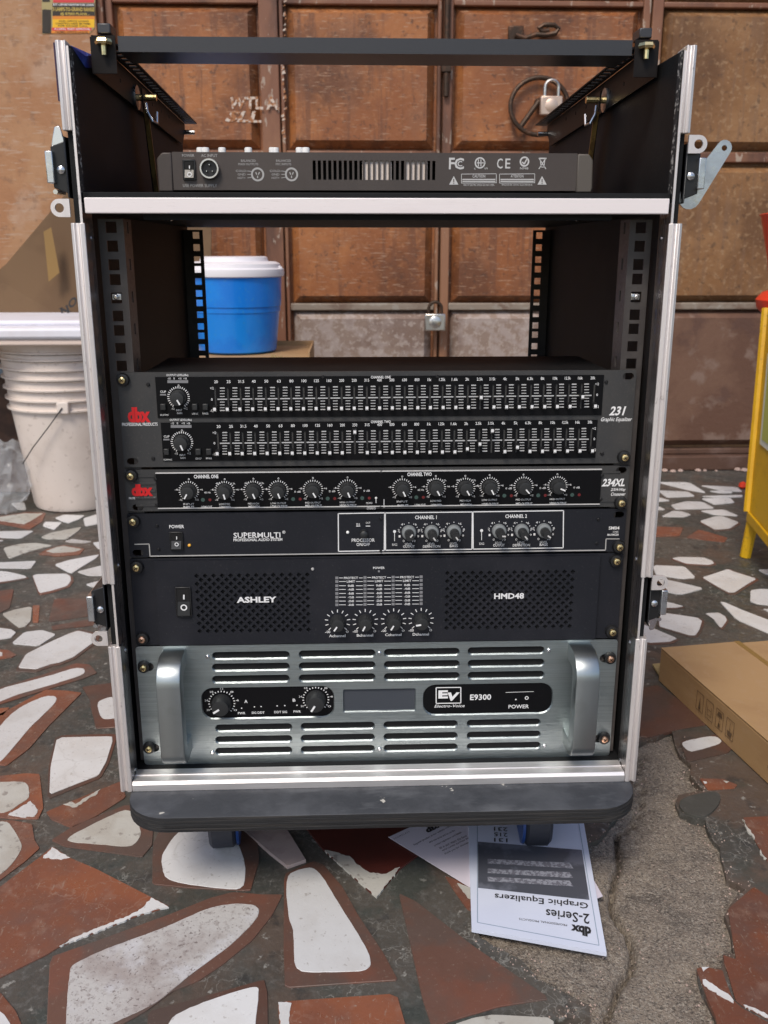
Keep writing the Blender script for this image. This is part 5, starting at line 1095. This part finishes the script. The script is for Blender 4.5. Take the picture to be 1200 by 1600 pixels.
c = F(843, 166, 1.815); b = MB(); b.tube([(c.x+.078*math.cos(6.283*k/32), 1.818+.006*math.sin(6.283*k/32), c.z+.072*math.sin(6.283*k/32)) for k in range(32)], .0062, 10, closed=True)
hp = thing('iron_hoop', 'round rusty iron hoop handle on the door behind the bracket arm', 'hoop'); b.build('ring', 'iron', hp)
b = MB(); p0, p1 = F(812, 200, 1.82), F(842, 158, 1.82); b.tube([p0, p1], .007, 8); b.cyl(p1, p1+Vector((0, .035, 0)), .009, n=10); b.build('staple', 'iron', hp)
hk = thing('iron_hook', 'dark rusty iron hasp on the door above the bracket bar', 'hasp')
b = MB(); pts = [F(u, v, 1.822) for u, v in ((805, 55), (820, 60), (838, 54), (852, 55), (868, 52), (873, 45), (866, 39), (850, 39), (842, 44), (846, 49), (858, 48))]; b.tube(pts, .0065, 8); b.build('hook', 'iron', hk)
b = MB(); p = F(806, 52, 1.83); b.box(p.x-.02, p.x+.02, 1.826, 1.8405, p.z-.022, p.z+.018); b.build('plate', 'iron', hk, bevel=.003)

# yellow stand at the right edge with a red plastic container
ys = thing('display_stand', 'yellow painted metal stand on short legs, cut off by the right edge', 'stand')
Yy = 1.06; g0 = G(1157, 870)
tp, bt = F(1199, 480, Yy), F(1156, 798, Yy)
depth = .30; wd = .5
fr = lambda p, a, dy: Vector((p.x+a, p.y+dy, p.z))
bt = Vector((bt.x, g0.y, F(1156, 798, g0.y).z)); tp = Vector((F(1198, 485, g0.y+.10).x, g0.y+.10, F(1198, 485, g0.y+.10).z))
br_ = F(1200, 826, g0.y-.16); dirr = Vector((br_.x-bt.x, br_.y-bt.y, 0)).normalized()*.46
n_ = Vector((dirr.y, -dirr.x, 0)).normalized()*-.012
b = MB(); b.loft([[bt, bt+dirr, tp+dirr*.9, tp], [bt+n_, bt+dirr+n_, tp+dirr*.9+n_, tp+n_]]); b.build('front_panel', 'yellow', ys, smooth=False, bevel=.002)
b = MB(); e = bt+Vector((-.002, 0, -.002)); b.tube([e, tp+Vector((-.002, 0, .004))], .009, 8); b.build('edge_rail', 'yellow', ys)
b = MB(); z_ = Vector((0, 0, -.022)); b.loft([[bt-n_*.3, bt+dirr-n_*.3, bt+dirr+n_*2, bt+n_*2], [bt-n_*.3+z_, bt+dirr-n_*.3+z_, bt+dirr+n_*2+z_, bt+n_*2+z_]]); b.build('bottom_rail', 'yellow', ys, smooth=False, bevel=.002)
for k in (0.02, .97):
    for m_ in (0, .26):
        q = bt+dirr*k+Vector((.012+m_*.68, m_+.004, -.01)); b = MB(); b.tube([q, Vector((q.x-.008, q.y+.002, .001))], [.0125, .0115], 10); b.build('leg', 'yellow', ys)
b = MB(); bk = Vector((.19, .28, 0)); b.loft([[bt+bk, bt+dirr+bk, tp+dirr*.9+Vector((.03, .03, 0)), tp+Vector((.03, .03, 0))], [bt+bk-n_, bt+dirr+bk-n_, tp+dirr*.9+Vector((.03, .042, 0)), tp+Vector((.03, .042, 0))]]); b.build('back_panel', 'yellow', ys, smooth=False)
def onp(s, t, off=.003): p = bt+dirr*s*(1-.1*t)+(tp-bt)*t; return p-n_.normalized()*off if (CAM-p).dot(n_) < 0 else p+n_.normalized()*(.012+off)
b = MB(); b.quad(onp(.12, .36), onp(.8, .36), onp(.8, .8), onp(.12, .8)); ps = b.build('poster', 'poster_pale', ys, smooth=False, fix=False)
b = MB(); b.quad(onp(.16, .39, .004), onp(.76, .39, .004), onp(.76, .77, .004), onp(.16, .77, .004)); b.build('poster_print', 'poster_green', ps, smooth=False, fix=False)
rp_ = thing('plastic_container', 'bright red flared plastic container on the yellow stand', 'container')
cR = tp+Vector((.125, .02, 0)); zr0 = tp.z-.01
b = MB(); b.lathe([(.115, 0), (.128, .012), (.132, .03), (.120, .045), (.105, .05), (.118, .12), (.138, .20), (.142, .205), (.136, .207), (.10, .06)], (cR.x, cR.y, zr0), 'z', 36); b.build('body', 'red_plastic', rp_)
b = MB(); p = G(1160, 764); b.lathe([(.004, 0), (.011, .006), (.009, .016), (.002, .020)], (p.x, p.y, .001), 'z', 7); tag(b.build('plastic_scrap', 'red_plastic', None, smooth=False), 'tiny bright red scrap on the floor behind the yellow leg', 'scrap')

# flat carton lying at the right
bxr = thing('carton', 'flat brown carton lying on the floor right of the case, printed with handling symbols', 'box')
B0, C0 = G(1028.5, 1064), G(1193, 1220); d1 = (C0-B0).normalized(); H = .0545
A0 = G(1034.6, 1013, H); E0 = G(1166, 996, H); d2 = (E0-A0); d2 = (d2-d1*d2.dot(d1)).normalized(); L1, L2 = .47, .36
def bp(a, c, z): p = B0+d1*a+d2*c; return Vector((p.x, p.y, z))
b = MB(); b.loft([[bp(0, 0, .001), bp(L1, 0, .001), bp(L1, L2, .001), bp(0, L2, .001)], [bp(0, 0, H-.002), bp(L1, 0, H-.002), bp(L1, L2, H-.002), bp(0, L2, H-.002)]]); b.build('body', 'card', bxr, smooth=False, bevel=.0012)
b = MB(); b.loft([[bp(0, 0, H-.0015), bp(L1, 0, H-.0015), bp(L1, .125, H-.0015), bp(.0, .125, H-.0015)], [bp(-.0005, -.0005, H+.0012), bp(L1, -.0005, H+.0012), bp(L1, .125, H+.0012), bp(-.0005, .125, H+.0012)]]); b.build('lid_flap', 'card', bxr, smooth=False, bevel=.0008)
b = MB(); b.loft([[bp(0.004, .127, H-.0015), bp(L1, .127, H-.0015), bp(L1, L2, H-.0015), bp(.004, L2, H-.0015)], [bp(.004, .127, H+.0005), bp(L1, .127, H+.0005), bp(L1, L2, H+.0005), bp(.004, L2, H+.0005)]]); b.build('lid_flap', 'card', bxr, smooth=False, bevel=.0008)
b = MB(); b.loft([[bp(-.001, .1215, H+.0006), bp(L1, .1215, H+.0006), bp(L1, .1305, H+.0004), bp(-.001, .1305, H+.0004)], [bp(-.001, .1215, H+.0016), bp(L1, .1215, H+.0016), bp(L1, .1305, H+.0014), bp(-.001, .1305, H+.0014)]]); b.build('tape_strip', 'tape', bxr, smooth=False)
b = MB(); b.loft([[bp(-.001, .005, .002), bp(-.001, .07, .002), bp(-.045, .07, .004), bp(-.045, .012, .004)], [bp(-.001, .005, .005), bp(-.001, .07, .005), bp(-.045, .07, .007), bp(-.045, .012, .007)]]); b.build('end_flap', 'card_in', bxr, smooth=False)
b = MB(); b.loft([[bp(-.002, .07, .004), bp(-.045, .072, .006), bp(-.045, .073, .03), bp(-.002, .072, .045)], [bp(-.002, .073, .004), bp(-.045, .075, .006), bp(-.045, .076, .03), bp(-.002, .075, .045)]]); b.build('dust_flap', 'card_in', bxr, smooth=False)
def bs(a, z, off=-.0016): p = B0+d1*a+d2*off; return Vector((p.x, p.y, z))
b = MB(); w0 = .018
def sl2(a0, z0, a1, z1, w_=.0009):
    p, q = bs(a0, z0), bs(a1, z1); d = (q-p).normalized(); n = d.cross(d2).normalized()*w_/2; b.quad(p-n, q-n, q+n, p+n)
for k in range(4):
    b = MB(); a = .115+k*.026; zc0, zc1 = .014, .041
    for q0, q1 in (((a, zc0), (a+w0, zc0)), ((a, zc1), (a+w0, zc1)), ((a, zc0), (a, zc1)), ((a+w0, zc0), (a+w0, zc1))): sl2(*q0, *q1)
    m_ = a+w0/2
    if k == 0: b.add([bs(m_-.003, .017), bs(m_+.003, .017), bs(m_+.0015, .025), bs(m_, .036), bs(m_-.0015, .025)], [(0, 1, 2, 3, 4)])
    if k == 1: sl2(m_-.005, .02, m_-.005, .034); sl2(m_+.005, .02, m_+.005, .034); sl2(m_-.005, .02, m_+.005, .02); sl2(m_-.004, .028, m_+.004, .028)
    if k == 2: b.add([bs(m_-.007, .032), bs(m_+.007, .032), bs(m_+.004, .038), bs(m_-.004, .038)], [(0, 1, 2, 3)]); sl2(m_, .016, m_, .031); b.add([bs(m_-.003, .017), bs(m_+.003, .017), bs(m_+.002, .022), bs(m_-.002, .022)], [(0, 1, 2, 3)])
    if k == 3: b.add([bs(m_-.006, .024), bs(m_-.004, .017), bs(m_+.004, .017), bs(m_+.006, .024)], [(0, 1, 2, 3)]); sl2(m_, .024, m_, .036)
    b.build('printed_symbol', 'ink_card', bxr, smooth=False)
b = MB(); TQ(b, 'SP', bs(.29, .022), bs(.32, .022), bs(.32, .036), bs(.29, .036), .03)
b.build('printed_letters', 'ink_black', bxr, smooth=False)

# manuals on the floor
def paper(name, label, px, mat, z, th, cat, curl=0):
    t = thing(name, label, cat); P = [G(u, v, z) for u, v in px]; n = 14; vs = []
    for j in range(n+1):
        for i in range(n+1):
            a, c_ = i/n, j/n; p = (P[0]*(1-a)+P[1]*a)*(1-c_)+(P[3]*(1-a)+P[2]*a)*c_
            lift = curl*max(0, (c_-a*1.6)-.72)**2*2.2; wv = .0006*math.sin(a*5+c_*3)*0
            vs.append((p.x+lift*.25, p.y+lift*.3, z+lift+wv))
    N_ = len(vs); fs = [(j*(n+1)+i, j*(n+1)+i+1, (j+1)*(n+1)+i+1, (j+1)*(n+1)+i) for j in range(n) for i in range(n)]
    bd = [i for i in range(n)]+[n+(n+1)*j for j in range(n)]+[(n+1)*n+n-i for i in range(n)]+[(n+1)*(n-j) for j in range(n)]
    low = [(v[0], v[1], max(.0022, v[2]-th)) for v in vs]
    b = MB(); b.add(vs+low, fs+[tuple(i+N_ for i in f)[::-1] for f in fs]+[(bd[k], bd[(k+1) % len(bd)], bd[(k+1) % len(bd)]+N_, bd[k]+N_) for k in range(len(bd))])
    s_ = b.build('sheet', mat, t, ang=50); return t, s_
def gq(mb, px, z): mb.add([G(u, v, z) for u, v in px], [tuple(range(len(px)))])
def gt(mb, st, px, z, bold=0): TQ(mb, st, *[G(u, v, z) for u, v in px], bold)
def gl(mb, p, q, w_, z):
    a, c_ = G(*p, z), G(*q, z); d = (c_-a).normalized(); n = Vector((-d.y, d.x, 0))*w_/2; mb.quad(a-n, c_-n, c_+n, a+n)
paper('leaflet', 'white leaflet of which one tip shows from under the booklet', [(838, 1325), (905, 1335), (942, 1400), (850, 1438)], 'paper_pink', .0028, .0005, 'leaflet')
t2, s2 = paper('leaflet', 'pale leaflet with black logo and fine print, partly under the dolly and booklet', [(607, 1308), (705, 1262), (800, 1340), (737, 1388)], 'paper_pink', .0034, .0005, 'leaflet')
b = MB(); z = .0038
gt(b, 'dbx', [(668, 1302), (694, 1289), (688, 1281), (662, 1294)], z, .05)
for k, (l, r) in enumerate((((648, 1322), (705, 1292)), ((672, 1318), (712, 1299)), ((680, 1323), (722, 1302)), ((688, 1327), (730, 1307)), ((692, 1331), (735, 1310)), ((696, 1336), (735, 1317)))):
    gt(b, ('Register product at our website today', 'and warranty will be on file', 'product registration card details', 'fill in and return this form', 'serial number purchase date', 'thank you for choosing')[k], [l, r, (r[0]-2.5, r[1]-3), (l[0]-2.5, l[1]-3)], z)
gt(b, 'F R A M E L E S S', [(616, 1312), (640, 1300), (639, 1298), (615, 1310)], z)
b.build('fine_print', 'ink_black', s2, smooth=False)
t3, s3 = paper('booklet', 'white booklet with dark photo of rack units, lying upside down before the dolly', [(731, 1262), (908, 1262), (948, 1489), (737, 1451)], 'paper', .0072, .004, 'booklet', curl=.0)
z = .0077
b = MB(); gl(b, (746, 1285), (746, 1441), .0007, z); gl(b, (746, 1441), (936, 1477), .0007, z); gl(b, (936, 1477), (904, 1285), .0007, z); b.build('border_print', 'ink_blue', s3, smooth=False)
b = MB(); gq(b, [(747, 1315), (909, 1328), (921, 1406), (747, 1387)], z); ph = b.build('photo_print', 'photo_grey', s3, smooth=False)
b = MB()
for v in (1341, 1356, 1369): gq(b, [(762, v+1), (890, v+7), (896, v+16), (762, v+8)], z+.0003)
b.build('photo_units', 'photo_light', s3, smooth=False)
b = MB()
gt(b, 'Graphic Equalizers', [(919, 1408), (773, 1393), (773, 1405), (919, 1420)], z, .012)
gt(b, '2-Series', [(921, 1428), (853, 1420), (853, 1434), (921, 1444)], z, .012)
gt(b, 'dbx', [(923, 1448), (893, 1444), (891, 1457), (925, 1465)], z, .05)
gt(b, 'PROFESSIONAL PRODUCTS', [(886, 1444), (811, 1434), (811, 1437), (886, 1447)], z)
for k, st in enumerate(('231', '215', '131')): gt(b, st, [(793, 1293+k*8.5), (772, 1292+k*8.5), (772, 1298+k*8.5), (793, 1299+k*8.5)], z, .01)
b.build('cover_print', 'ink_black', s3, smooth=False)
